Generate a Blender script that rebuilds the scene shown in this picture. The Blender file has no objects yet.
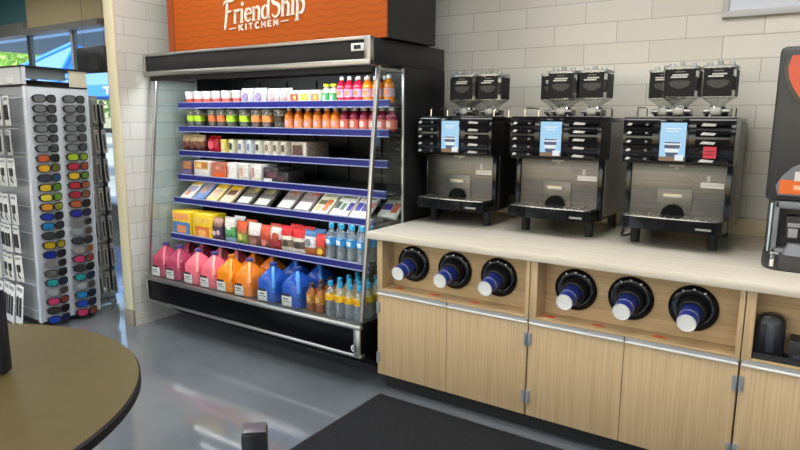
import bpy, bmesh, math, random
from mathutils import Vector, Matrix
random.seed(7)
PI = math.pi
scn = bpy.context.scene
COL = scn.collection

# ------------------------------------------------------------------ materials
MATS = {}
def rgb(h):
    v = [int(h[i:i+2], 16)/255 for i in (0, 2, 4)]
    return tuple(((c/12.92) if c <= .04045 else ((c+.055)/1.055)**2.4) for c in v)

def mat(name, col=(.8, .8, .8), rough=.5, metal=0., emit=None, estr=0., trans=0., ior=1.45, spec=.5, coat=0., alpha=1.):
    if name in MATS: return MATS[name]
    if isinstance(col, str): col = rgb(col)
    if isinstance(emit, str): emit = rgb(emit)
    m = bpy.data.materials.new(name); m.use_nodes = True
    b = m.node_tree.nodes['Principled BSDF']
    b.inputs['Base Color'].default_value = (*col, 1)
    b.inputs['Roughness'].default_value = rough
    b.inputs['Metallic'].default_value = metal
    b.inputs['IOR'].default_value = ior
    b.inputs['Specular IOR Level'].default_value = spec
    b.inputs['Transmission Weight'].default_value = trans
    b.inputs['Coat Weight'].default_value = coat
    b.inputs['Alpha'].default_value = alpha
    if emit is not None:
        b.inputs['Emission Color'].default_value = (*emit, 1)
        b.inputs['Emission Strength'].default_value = estr
    MATS[name] = m
    return m

def nodes(m):
    nt = m.node_tree
    return nt, nt.nodes['Principled BSDF']

def noise_mat(name, c1, c2, scale=(5, 5, 5), rough=.5, detail=4., bump=0., coords='Object', lo=.35, hi=.65, spec=.5, rough2=None, coat=0.):
    if name in MATS: return MATS[name]
    m = mat(name, c1, rough, spec=spec, coat=coat); nt, b = nodes(m)
    tc = nt.nodes.new('ShaderNodeTexCoord'); mp = nt.nodes.new('ShaderNodeMapping')
    mp.inputs['Scale'].default_value = scale
    nz = nt.nodes.new('ShaderNodeTexNoise'); nz.inputs['Scale'].default_value = 1.; nz.inputs['Detail'].default_value = detail
    rp = nt.nodes.new('ShaderNodeValToRGB')
    c1 = rgb(c1) if isinstance(c1, str) else c1; c2 = rgb(c2) if isinstance(c2, str) else c2
    rp.color_ramp.elements[0].position = lo; rp.color_ramp.elements[1].position = hi
    rp.color_ramp.elements[0].color = (*c1, 1); rp.color_ramp.elements[1].color = (*c2, 1)
    L = nt.links.new
    L(tc.outputs[coords], mp.inputs[0]); L(mp.outputs[0], nz.inputs['Vector'])
    L(nz.outputs['Fac'], rp.inputs[0]); L(rp.outputs[0], b.inputs['Base Color'])
    if rough2 is not None:
        mr = nt.nodes.new('ShaderNodeMapRange'); mr.inputs['From Min'].default_value = .3; mr.inputs['From Max'].default_value = .7
        mr.inputs['To Min'].default_value = rough; mr.inputs['To Max'].default_value = rough2
        L(nz.outputs['Fac'], mr.inputs['Value']); L(mr.outputs[0], b.inputs['Roughness'])
    if bump:
        bp = nt.nodes.new('ShaderNodeBump'); bp.inputs['Strength'].default_value = bump; bp.inputs['Distance'].default_value = .01
        L(nz.outputs['Fac'], bp.inputs['Height']); L(bp.outputs[0], b.inputs['Normal'])
    return m

def tile_mat(name, axis, u0, z0, bw=.3711, rh=.1195):
    m = mat(name, (.6, .6, .6), .22, spec=.5); nt, b = nodes(m); L = nt.links.new
    tc = nt.nodes.new('ShaderNodeTexCoord'); sx = nt.nodes.new('ShaderNodeSeparateXYZ'); cx = nt.nodes.new('ShaderNodeCombineXYZ')
    L(tc.outputs['Object'], sx.inputs[0])
    a = nt.nodes.new('ShaderNodeMath'); a.operation = 'SUBTRACT'; a.inputs[1].default_value = u0
    L(sx.outputs[axis], a.inputs[0]); L(a.outputs[0], cx.inputs[0])
    c = nt.nodes.new('ShaderNodeMath'); c.operation = 'ADD'; c.inputs[1].default_value = -z0 + 100*rh
    L(sx.outputs['Z'], c.inputs[0]); L(c.outputs[0], cx.inputs[1])
    br = nt.nodes.new('ShaderNodeTexBrick'); br.offset = .5; br.offset_frequency = 2
    br.inputs['Color1'].default_value = (*rgb('d5d3cc'), 1); br.inputs['Color2'].default_value = (*rgb('cac7be'), 1)
    br.inputs['Mortar'].default_value = (*rgb('a09d95'), 1)
    br.inputs['Scale'].default_value = 1.; br.inputs['Mortar Size'].default_value = .0022; br.inputs['Mortar Smooth'].default_value = .2
    br.inputs['Brick Width'].default_value = bw; br.inputs['Row Height'].default_value = rh; br.inputs['Bias'].default_value = 0
    L(cx.outputs[0], br.inputs['Vector']); L(br.outputs['Color'], b.inputs['Base Color'])
    nz = nt.nodes.new('ShaderNodeTexNoise'); nz.inputs['Scale'].default_value = 7; nz.inputs['Detail'].default_value = 2
    L(tc.outputs['Object'], nz.inputs['Vector'])
    mx = nt.nodes.new('ShaderNodeMath'); mx.operation = 'MULTIPLY_ADD'; mx.inputs[1].default_value = -1.; L(br.outputs['Fac'], mx.inputs[0]); L(nz.outputs['Fac'], mx.inputs[2])
    bp = nt.nodes.new('ShaderNodeBump'); bp.inputs['Strength'].default_value = .25; bp.inputs['Distance'].default_value = .004
    L(mx.outputs[0], bp.inputs['Height']); L(bp.outputs[0], b.inputs['Normal'])
    mr = nt.nodes.new('ShaderNodeMapRange'); mr.inputs['To Min'].default_value = .2; mr.inputs['To Max'].default_value = .8
    L(br.outputs['Fac'], mr.inputs['Value']); L(mr.outputs[0], b.inputs['Roughness'])
    return m

black_gloss = mat('black_gloss', (.005, .005, .006), .1, spec=.38)
black_matte = mat('black_matte', (.012, .012, .013), .5)
black_rubber = mat('black_rubber', (.01, .01, .01), .7)
charcoal = noise_mat('charcoal_panel', (.010, .0105, .011), (.014, .0142, .015), (3, 3, 3), .45, spec=.35)
interior_black = mat('cooler_black', (.006, .006, .007), .45)
silver = mat('brushed_silver', (.42, .415, .40), .34, 1.)
silver_dk = mat('dull_aluminium', (.30, .30, .295), .4, 1.)
chrome = mat('chrome', (.8, .8, .8), .1, 1.)
steel = noise_mat('stainless_panel', (.112, .103, .093), (.142, .132, .119), (4, 4, 120), .33)
nodes(steel)[1].inputs['Metallic'].default_value = .9
side_steel = mat('satin_side_panel', (.30, .285, .26), .42, .5)
white_pl = mat('white_plastic', 'e6e6e4', .4)
cream = mat('cream_paint', 'd8cfae', .55)
soffit_beige = mat('beige_soffit_paint', 'd2bf94', .7)
soffit_teal = mat('teal_soffit_paint', '558a8e', .7)
grey_trim = mat('grey_trim', '8c8a86', .5)
blue_rail = mat('blue_price_strip', (.007, .011, .17), .32)
rail_edge = mat('price_strip_edge', (.34, .37, .58), .35)
oak_v = noise_mat('oak_vertical', 'b99d76', 'c9ae86', (130, 130, 2.4), .45, 5)
oak_h = noise_mat('oak_horizontal', 'b2966c', 'c4a67c', (2.0, 60, 100), .45, 5)
laminate = noise_mat('pale_wood_laminate', 'ccc3b3', 'd6cec0', (2.0, 22, 22), .3, 5)
laminate_edge = noise_mat('pale_laminate_edge', 'cdc0a2', 'd8ccb2', (2.0, 40, 40), .4, 5)
backsplash_m = noise_mat('tan_backsplash', 'b5a88e', 'c2b59b', (2., 22, 22), .4, 5)
def clear_mat(name, tint, refl=.08, rough=.05, body=None, body_mix=0.):
    m = bpy.data.materials.new(name); m.use_nodes = True; nt = m.node_tree; nt.nodes.clear(); L = nt.links.new
    o = nt.nodes.new('ShaderNodeOutputMaterial'); tr = nt.nodes.new('ShaderNodeBsdfTransparent'); tr.inputs['Color'].default_value = (*tint, 1)
    gl = nt.nodes.new('ShaderNodeBsdfGlossy'); gl.inputs['Roughness'].default_value = rough
    lw = nt.nodes.new('ShaderNodeLayerWeight'); lw.inputs['Blend'].default_value = .35
    mr = nt.nodes.new('ShaderNodeMath'); mr.operation = 'MULTIPLY_ADD'; mr.inputs[1].default_value = refl*3; mr.inputs[2].default_value = refl*.5; mr.use_clamp = True
    mx = nt.nodes.new('ShaderNodeMixShader'); L(lw.outputs['Facing'], mr.inputs[0]); L(mr.outputs[0], mx.inputs[0])
    src = tr.outputs[0]
    if body is not None:
        df = nt.nodes.new('ShaderNodeBsdfDiffuse'); df.inputs['Color'].default_value = (*body, 1)
        m0 = nt.nodes.new('ShaderNodeMixShader'); m0.inputs[0].default_value = body_mix; L(tr.outputs[0], m0.inputs[1]); L(df.outputs[0], m0.inputs[2]); src = m0.outputs[0]
    L(src, mx.inputs[1]); L(gl.outputs[0], mx.inputs[2]); L(mx.outputs[0], o.inputs[0])
    return m
glass = clear_mat('clear_glass', (.93, .985, .99), .06, .02)
clear_pl = clear_mat('clear_plastic', (.93, .95, .95), .12, .08, (.7, .7, .7), .07)
guard_pl = clear_mat('clear_guard', (.95, .97, .97), .05, .05)
clear_thin = clear_mat('clear_packaging', (.9, .92, .92), .12, .12, (.7, .72, .72), .15)
water = clear_mat('water_bottle_plastic', (.72, .78, .80), .16, .06, (.62, .68, .72), .22)
led = mat('led_tube', (1, 1, 1), .5, emit=(.90, .97, 1.), estr=34.)
def P(name, c, r=.35, **k): return mat(name, c, r, **k)
paper = P('paper_white', 'e9e7e2', .6)
ink = P('ink_dark', '2a2a2e', .5)

# ------------------------------------------------------------------ mesh builder
class MB:
    def __init__(s): s.bm = bmesh.new()
    def box(s, x0, x1, y0, y1, z0, z1, m=0, bev=0., seg=2):
        b = s.bm
        vs = [b.verts.new(p) for p in ((x0,y0,z0),(x1,y0,z0),(x1,y1,z0),(x0,y1,z0),(x0,y0,z1),(x1,y0,z1),(x1,y1,z1),(x0,y1,z1))]
        fs = [b.faces.new([vs[i] for i in q]) for q in ((3,2,1,0),(4,5,6,7),(0,1,5,4),(1,2,6,5),(2,3,7,6),(3,0,4,7))]
        for f in fs: f.material_index = m
        if bev > 0:
            es = list({e for f in fs for e in f.edges})
            r = bmesh.ops.bevel(b, geom=es, offset=bev, segments=seg, affect='EDGES', profile=.5)
            for f in r['faces']: f.material_index = m
        return vs
    def obox(s, M, sx, sy, sz, m=0, bev=0.):
        n = len(s.bm.verts)
        s.box(-sx/2, sx/2, -sy/2, sy/2, -sz/2, sz/2, m, bev)
        s.bm.verts.ensure_lookup_table()
        for v in s.bm.verts[n:]: v.co = M @ v.co
    def ring(s, pts): return [s.bm.verts.new(p) for p in pts]
    def bridge(s, a, b, m=0):
        n = len(a)
        for i in range(n):
            f = s.bm.faces.new((a[i], a[(i+1) % n], b[(i+1) % n], b[i])); f.material_index = m
    def loft(s, rings, m=0, caps=(True, True), mf=None):
        R = [s.ring(r) for r in rings]
        for k in range(len(R)-1):
            n = len(R[k])
            for i in range(n):
                f = s.bm.faces.new((R[k][i], R[k][(i+1) % n], R[k+1][(i+1) % n], R[k+1][i]))
                f.material_index = mf(k, i) if mf else m
        if caps[0]:
            f = s.bm.faces.new(R[0][::-1]); f.material_index = mf(0, 0) if mf else m
        if caps[1]:
            f = s.bm.faces.new(R[-1]); f.material_index = mf(len(R)-2, 0) if mf else m
    def sloft(s, secs, n=20, m=0, mf=None, p=2.):
        """secs: (z, rx, ry[, power[, cx, cy]]) superellipse sections up the z axis"""
        rings = []
        for q in secs:
            z, rx, ry = q[:3]; pw = q[3] if len(q) > 3 else p; cx, cy = (q[4], q[5]) if len(q) > 5 else (0, 0)
            r = []
            for i in range(n):
                t = 2*PI*(i+.5)/n; c, d = math.cos(t), math.sin(t)
                r.append((cx+rx*math.copysign(abs(c)**(2/pw), c), cy+ry*math.copysign(abs(d)**(2/pw), d), z))
            rings.append(r)
        s.loft(rings, m, mf=mf)
    def tube(s, pts, r, n=8, m=0, closed=False):
        pts = [Vector(p) for p in pts]; rings = []
        up = Vector((0, 0, 1))
        for i, p in enumerate(pts):
            a = pts[max(0, i-1)] if not closed else pts[i-1]; c = pts[min(len(pts)-1, i+1)] if not closed else pts[(i+1) % len(pts)]
            t = (c-a).normalized()
            u = up if abs(t.dot(up)) < .95 else Vector((1, 0, 0))
            x = t.cross(u).normalized(); y = x.cross(t)
            rings.append([p+x*r*math.cos(2*PI*k/n)+y*r*math.sin(2*PI*k/n) for k in range(n)])
        if closed:
            R = [s.ring(q) for q in rings]
            for k in range(len(R)): s.bridge(R[k], R[(k+1) % len(R)], m)
        else: s.loft(rings, m)
    def cyl(s, a, b, ra, rb=None, n=16, m=0):
        a, b = Vector(a), Vector(b); rb = ra if rb is None else rb
        t = (b-a).normalized(); u = Vector((0, 0, 1)) if abs(t.z) < .95 else Vector((1, 0, 0))
        x = t.cross(u).normalized(); y = t.cross(x)
        f = lambda c, r: [c+x*r*math.cos(2*PI*k/n)+y*r*math.sin(2*PI*k/n) for k in range(n)]
        s.loft([f(a, ra), f(b, rb)], m)
    def lathe(s, prof, M=None, n=24, m=0, mf=None, closed=False):
        """prof (r, z) about local z"""
        M = M or Matrix()
        rings = [[M @ Vector((r*math.cos(2*PI*k/n), r*math.sin(2*PI*k/n), z)) for k in range(n)] for r, z in prof]
        s.loft(rings, m, caps=(not closed, not closed), mf=mf)
    def prism(s, poly, axis, a, b, m=0):
        """poly list of 2d; axis 'y': poly in xz"""
        f = {'y': lambda p, v: (p[0], v, p[1]), 'x': lambda p, v: (v, p[0], p[1]), 'z': lambda p, v: (p[0], p[1], v)}[axis]
        s.loft([[f(p, a) for p in poly], [f(p, b) for p in poly]], m)
    def xf(s, M):
        for v in s.bm.verts: v.co = M @ v.co
        return s
    def mesh(s, name, mats, smooth=35):
        bmesh.ops.recalc_face_normals(s.bm, faces=s.bm.faces)
        me = bpy.data.meshes.new(name); s.bm.to_mesh(me); s.bm.free()
        for m in (mats if isinstance(mats, (list, tuple)) else [mats]): me.materials.append(m)
        if smooth:
            me.polygons.foreach_set('use_smooth', [True]*len(me.polygons))
            me.set_sharp_from_angle(angle=math.radians(smooth))
        return me
    def build(s, name, mats, parent=None, smooth=35):
        return link(name, s.mesh(name, mats, smooth), parent)

def link(name, me, parent=None, loc=None):
    o = bpy.data.objects.new(name, me); COL.objects.link(o)
    if parent is not None: o.parent = parent
    if loc is not None: o.location = loc
    return o
def tag(o, label, cat, group=None, kind=None):
    o['label'] = label; o['category'] = cat
    if group: o['group'] = group
    if kind: o['kind'] = kind
    return o
def thing(name, label, cat, loc=(0, 0, 0), rz=0., group=None):
    o = bpy.data.objects.new(name, None); COL.objects.link(o); o.empty_display_size = .05
    o.location = loc; o.rotation_euler = (0, 0, rz)
    return tag(o, label, cat, group)
def struct(o, label=None):
    o['kind'] = 'structure'
    if label: o['label'] = label
    return o
def copy_tree(o, parent=None):
    c = o.copy(); COL.objects.link(c)
    if parent is not None: c.parent = parent
    for ch in list(o.children): copy_tree(ch, c)
    return c
def dup(proto, loc, label, group=None, rz=None):
    r = copy_tree(proto); r.location = loc; r['label'] = label
    if group: r['group'] = group
    if rz is not None: r.rotation_euler = (0, 0, rz)
    return r
PROTO = {}
def place(key, maker, loc, label, group=None, rz=0.):
    """first use builds the thing, later uses copy it"""
    if key not in PROTO:
        r = maker(); PROTO[key] = r
        r.location = loc; r['label'] = label; r.rotation_euler = (0, 0, rz)
        if group: r['group'] = group
        return r
    return dup(PROTO[key], loc, label, group, rz)
ORD = ['first','second','third','fourth','fifth','sixth','seventh','eighth','ninth','tenth','eleventh','twelfth','thirteenth','fourteenth','fifteenth','sixteenth',
       'seventeenth','eighteenth','nineteenth','twentieth','twenty-first','twenty-second','twenty-third','twenty-fourth','twenty-fifth']
CH = 3.3   # ceiling height

# ------------------------------------------------------------------ room shell
floor_m = noise_mat('polished_grey_floor', (.118, .134, .150), (.165, .184, .203), (1.6, 1.6, 1.6), .05, 5, rough2=.12, spec=.6, coat=.35)
nodes(floor_m)[1].inputs['Coat Roughness'].default_value = .06
b = MB(); b.box(-12.2, 4.2, -5.2, 5.1, -.1, 0); struct(b.build('floor', floor_m), 'polished dark grey floor')
ceil_m = mat('white_ceiling_tile', (.74, .73, .70), .8)
b = MB(); b.box(-12.2, 4.2, -5.2, 5.1, CH, CH+.1); struct(b.build('ceiling', ceil_m), 'white ceiling')
tile_back = tile_mat('wall_tile_back', 'X', -1.9509, 2.1995)
tile_side = tile_mat('wall_tile_side', 'Y', 2.62, 2.1995)
b = MB(); b.box(-4.14, 4.2, 3.776, 3.9, 0, CH); struct(b.build('wall_back', tile_back), 'off-white tiled wall behind the counter')
b = MB(); b.box(-4.142, -4.048, 2.562, 3.776, 0, CH); struct(b.build('wall_left', tile_side), 'tiled stub wall left of the cooler')
b = MB(); b.box(-4.150, -4.048, 2.545, 2.5615, .12, CH, bev=.004); struct(b.build('trim_1', cream), 'cream painted end of the stub wall')
b = MB(); b.box(-4.153, -4.0475, 2.541, 2.5615, 0, .118, bev=.003); struct(b.build('baseboard_left', mat('taupe_baseboard', '8d8272', .6)), 'taupe base at the foot of the stub wall')
b = MB(); b.box(4.1, 4.2, -5.2, 3.776, 0, CH); struct(b.build('wall_right', mat('warm_wall', 'b9b2a4', .7)))
b = MB(); b.box(-12.2, -12.1, -5.2, 5.1, 0, CH); struct(b.build('wall_side', mat('warm_wall2', 'b5ad9c', .7)))
# rear wall with storefront openings
b = MB()
b.box(-12.2, 4.2, -5.2, -5.1, 0, .6); b.box(-12.2, 4.2, -5.2, -5.1, 2.75, CH)
for x0, x1 in ((-12.2, -8.6), (-5.0, -4.6), (-1.2, -.8), (2.6, 4.2)): b.box(x0, x1, -5.2, -5.1, .6, 2.75)
struct(b.build('wall_rear', mat('rear_wall_paint', '8d8579', .7)))
# storefront
Yf = 5.0
b = MB(); b.box(-9.99, -4.14, Yf-.1, Yf+.1, 2.80, CH); b.box(-8.05, -4.14, Yf-.04, Yf+.1, 0, 2.80)
struct(b.build('wall_front', soffit_beige), 'beige bulkhead above the storefront windows')
b = MB(); b.box(-12.2, -9.99, Yf-.105, Yf+.1, 2.90, CH); struct(b.build('wall_fascia', soffit_teal), 'teal bulkhead above the windows')
b = MB(); b.box(-12.2, -8.05, Yf-.16, Yf+.06, 2.72, 2.80); b.box(-12.2, -9.99, Yf-.16, Yf+.06, 2.80, 2.90); struct(b.build('trim_2', grey_trim), 'grey head trim above the windows')
mul = mat('window_mullion_dark', '5a6064', .4, .3); mulw = mat('window_mullion_white_sunlit', 'c9c6c0', .4)  # white half of the middle mullion has its sunlit side painted in
b = MB()
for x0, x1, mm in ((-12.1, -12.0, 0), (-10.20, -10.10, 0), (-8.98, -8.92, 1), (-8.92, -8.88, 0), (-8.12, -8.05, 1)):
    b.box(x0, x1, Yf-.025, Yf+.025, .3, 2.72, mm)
b.box(-12.1, -8.05, Yf-.06, Yf+.06, 0, .3)
b.box(-12.1, -8.05, Yf-.06, Yf+.06, 1.30, 1.36)
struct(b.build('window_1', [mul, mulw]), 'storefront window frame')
b = MB(); b.box(-12.05, -8.08, Yf-.006, Yf+.006, .3, 2.72)
o = b.build('window_2', glass); struct(o, 'storefront glass')

# ceiling lights
led_panel = mat('light_diffuser', (1, 1, 1), .6, emit=(1., .985, .955), estr=12.5)
def make_light():
    t = thing('ceiling_light', '', 'ceiling light')
    f = MB(); f.box(-.62, .62, -.32, .32, -.03, 0); f.build('frame', white_pl, t)
    f = MB(); f.box(-.58, .58, -.28, .28, -.034, -.029); f.build('diffuser', led_panel, t)
    return t
nl = 0
for j, y in enumerate((-3.4, -1.2, 1.1, 2.15)):
    for i, x in enumerate((-9.2, -6.6, -3.2, -.9, 1.6)):
        if j == 3 and x < -6: y2 = 3.2
        else: y2 = y
        if j == 3 and i == 1: x = -5.3; y2 = 3.7  # unseen light moved here as added fill for the dim rear rack
        place('light', make_light, (x, y2, CH), 'flat ceiling light, %s from the left in the %s row from the counter' % (ORD[i], ORD[3-j]), 'ceiling lights')

# ------------------------------------------------------------------ open cooler
XL, XR = -3.978, -2.0
YH, YB = 2.715, 2.604
ZB = .385
cool = thing('open_cooler', 'long black open-front refrigerated merchandiser with blue shelf edges', 'cooler', (-2.98, 3.0, 0))
CX, CY = -2.98, 3.0
def cb(): return MB()
def cbuild(bb, name, mats, parent=None, smooth=35):
    bb.xf(Matrix.Translation((-CX, -CY, 0))); return bb.build(name, mats, parent or cool, smooth)
b = cb(); b.box(XL+.012, XR-.004, YH+.006, 3.50, 1.812, 1.948, 0, .004); hd = cbuild(b, 'header', charcoal)
b = cb()
b.box(XL, XR, YH-.006, YH+.03, 1.934, 1.953, 0, .003); b.box(XL, XR, YH-.012, YH+.03, 1.802, 1.834, 0, .006)
b.box(XR-.042, XR, YH-.008, YH+.025, 1.80, 1.953, 0, .004); b.box(XL, XL+.022, YH-.008, YH+.025, 1.80, 1.953, 0, .004)
b.xf(Matrix.Translation((-CX, -CY, 0))); b.build('header_trim', silver, hd)
b = cb(); b.box(-2.133, -2.047, YH-.004, YH+.008, 1.877, 1.918, 0, .003); b.box(-2.112, -2.066, YH-.006, YH, 1.888, 1.908, 1)
b.xf(Matrix.Translation((-CX, -CY, 0))); b.build('thermometer', [white_pl, ink], hd)
b = cb(); b.box(XL, XL+.03, 3.14, 3.50, .06, 1.812); cbuild(b, 'side_panel', charcoal)
b = cb(); b.box(XR-.03, XR, 3.05, 3.50, .06, 1.812); cbuild(b, 'side_panel', charcoal)
b = cb(); b.box(XL+.03, XR-.03, 3.42, 3.47, .3, 1.812)
for k in range(7):
    b.box(XL+.1+k*.285, XL+.125+k*.285, 3.405, 3.42, .4, 1.78, 1)
cbuild(b, 'back_panel', [interior_black, black_matte])
# sloping glass ends with silver posts
for x, yt, yb2, nm in ((XL+.012, 3.14, 3.14, 'left'), (XR-.014, 3.045, 3.045, 'right')):
    b = cb(); b.prism([(2.80, 1.80), (yt, 1.80), (yb2, .40), (2.635, .40)], 'x', x-.003, x+.003); g = cbuild(b, 'end_glass', glass)
    b = cb()
    def bar(p, q, w, d): 
        p, q = Vector(p), Vector(q); L = (q-p).length; M = Matrix.Translation((p+q)/2) @ Vector((0, 0, 1)).rotation_difference((q-p).normalized()).to_matrix().to_4x4()
        b.obox(M, w, d, L, 0, .002)
    bar((x, 2.80, 1.805), (x, 2.635, .40), .022, .02)
    bar((x, yt, 1.805), (x, yt, .40), .014, .016)
    bar((x, 2.80, 1.785), (x, yt, 1.785), .012, .014)
    b.xf(Matrix.Translation((-CX, -CY, 0))); b.build('glass_frame', silver, g)
# base
b = cb(); b.box(XL+.02, XR-.004, YB+.012, 3.4, .205, .372, 0, .004); b.prism([(YB+.03, .21), (3.3, .21), (3.3, .05), (2.86, .05)], 'x', XL+.03, XR-.006)
base = cbuild(b, 'base', [mat('base_black', (.003, .003, .004), .22, spec=.07)])
b = cb(); b.box(XL, XR, YB, YB+.03, .357, ZB, 0, .007); b.box(XL, XR, YB+.004, YB+.05, .192, .214, 0, .006)
b.box(XR-.052, XR-.006, YB+.004, YB+.03, .2, .37, 0, .004); b.box(XL, XL+.03, YB+.004, YB+.05, .2, .37, 0, .004)
b.xf(Matrix.Translation((-CX, -CY, 0))); b.build('bumper_rail', silver, base)
b = cb(); b.cyl((-2.047, YB+.014, .247), (-2.047, YB+.004, .247), .021, n=20); b.cyl((-2.047, YB+.004, .247), (-2.047, YB+.002, .247), .013, n=20, m=1)
b.xf(Matrix.Translation((-CX, -CY, 0))); b.build('badge', [white_pl, silver_dk], base)
b = cb(); b.box(XL+.03, XR-.03, 2.64, 3.42, .372, .378); cbuild(b, 'deck', silver_dk)
b = cb(); b.box(XL+.03, XR-.03, YB+.031, YB+.034, .37, .455); cbuild(b, 'front_guard', guard_pl)
b = cb(); b.box(XL+.1, XR-.1, 2.95, 3.3, .001, .06); cbuild(b, 'toe_base', black_matte)
# shelves: z of the top, front y
SH = [(1.612, 2.945), (1.443, 2.94), (1.266, 2.93), (1.09, 2.91), (.925, 2.865), (.662, 2.82)]
fill_glow = mat('shelf_fill_glow', (1, 1, 1), .5, emit=(.92, .97, 1.), estr=7.)  # glow for hidden strips added under the shelves to brighten the products
for k, (z, y) in enumerate(SH):
    xr = XR-.045 if k < 4 else XR-.1
    b = cb(); b.box(XL+.05, xr, y+.012, 3.405, z-.022, z-.002); s_ = cbuild(b, 'shelf', mat('shelf_dark', (.02, .02, .024), .4))
    b = cb(); b.box(XL+.045, xr+.002, y, y+.012, z-.023, z+.015); b.box(XL+.045, xr+.002, y-.003, y+.0125, z-.028, z-.022, 1); b.box(XL+.045, xr+.002, y-.003, y+.0125, z+.012, z+.017, 1)
    b.xf(Matrix.Translation((-CX, -CY, 0))); b.build('price_rail', [blue_rail, rail_edge], s_)
    if k in (2, 3, 4):
        b = cb(); b.box(XL+.1, xr-.05, y+.02, y+.035, z-.0275, z-.0225); b.xf(Matrix.Translation((-CX, -CY, 0))); b.build('led_or_fill_strip', fill_glow, s_)
b = cb(); b.box(XL+.02, XR-.02, YH+.028, YH+.04, 1.770, 1.812); cbuild(b, 'light_baffle', interior_black)
b = cb(); b.box(XL+.08, XR-.08, YH+.06, YH+.095, 1.795, 1.811); cbuild(b, 'led_or_fill_strip', led)

# sign box above the cooler
sign = thing('header_sign', 'orange kitchen sign box on top of the open cooler', 'sign', (-2.88, 3.0, 1.953))
og = mat('orange_sign_face', 'd0611d', .6, spec=.25); nt, pb = nodes(og)
tc = nt.nodes.new('ShaderNodeTexCoord'); wv = nt.nodes.new('ShaderNodeTexWave'); wv.wave_type = 'BANDS'; wv.bands_direction = 'Z'
wv.inputs['Scale'].default_value = 8.; wv.inputs['Distortion'].default_value = 0
sx = nt.nodes.new('ShaderNodeSeparateXYZ'); cxn = nt.nodes.new('ShaderNodeCombineXYZ'); sn = nt.nodes.new('ShaderNodeMath'); sn.operation = 'SINE'
m1 = nt.nodes.new('ShaderNodeMath'); m1.operation = 'MULTIPLY'; m1.inputs[1].default_value = 40
m2 = nt.nodes.new('ShaderNodeMath'); m2.operation = 'MULTIPLY_ADD'; m2.inputs[1].default_value = .006
nt.links.new(tc.outputs['Object'], sx.inputs[0]); nt.links.new(sx.outputs['X'], m1.inputs[0]); nt.links.new(m1.outputs[0], sn.inputs[0])
nt.links.new(sn.outputs[0], m2.inputs[0]); nt.links.new(sx.outputs['Z'], m2.inputs[2]); nt.links.new(m2.outputs[0], cxn.inputs['Z']); nt.links.new(cxn.outputs[0], wv.inputs['Vector'])
rp = nt.nodes.new('ShaderNodeValToRGB'); rp.color_ramp.elements[0].color = (*rgb('b0530c'), 1); rp.color_ramp.elements[1].color = (*rgb('a34a08'), 1)
rp.color_ramp.elements[0].position = .7; rp.color_ramp.elements[1].position = 1.
nt.links.new(wv.outputs['Fac'], rp.inputs[0]); nt.links.new(rp.outputs[0], pb.inputs['Base Color'])
def sb(bb, name, m, parent=None): bb.xf(Matrix.Translation((2.88, -3.0, -1.953))); return bb.build(name, m, parent or sign)
b = MB(); b.box(-3.80, -1.973, 2.835, 3.33, 1.953, 2.62); sb(b, 'box', charcoal)
b = MB(); b.box(-3.815, -1.976, 2.82, 2.834, 1.953, 2.62); face = sb(b, 'face_panel', og)
b = MB(); b.box(-3.825, -3.76, 2.816, 2.836, 1.953, 2.62); sb(b, 'edge_strip', P('deep_orange', '933f0c', .5), face)
# hand-lettered wordmark: strokes as flat ribbons
def ribbon(bb, pts, w, y0, y1):
    n = len(pts); L, R = [], []
    for i in range(n):
        p = Vector(pts[i]); a = Vector(pts[max(0, i-1)]); c = Vector(pts[min(n-1, i+1)])
        t = (c-a).normalized(); nn = Vector((-t.y, t.x)); ww = (w[i] if isinstance(w, (list, tuple)) else w)/2
        L.append(p+nn*ww); R.append(p-nn*ww)
    for i in range(n-1):
        q = [L[i], L[i+1], R[i+1], R[i]]
        va = [bb.bm.verts.new((v.x, y0, v.y)) for v in q]; vb = [bb.bm.verts.new((v.x, y1, v.y)) for v in q]
        bb.bm.faces.new(va); bb.bm.faces.new(vb[::-1])
        for j in range(4): bb.bm.faces.new((va[j], va[(j+1) % 4], vb[(j+1) % 4], vb[j]))
def arc(cx, cy, rx, ry, a0, a1, n=14):
    return [(cx+rx*math.cos(math.radians(a0+(a1-a0)*i/n)), cy+ry*math.sin(math.radians(a0+(a1-a0)*i/n))) for i in range(n+1)]
T, S_ = .125, .07
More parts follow.
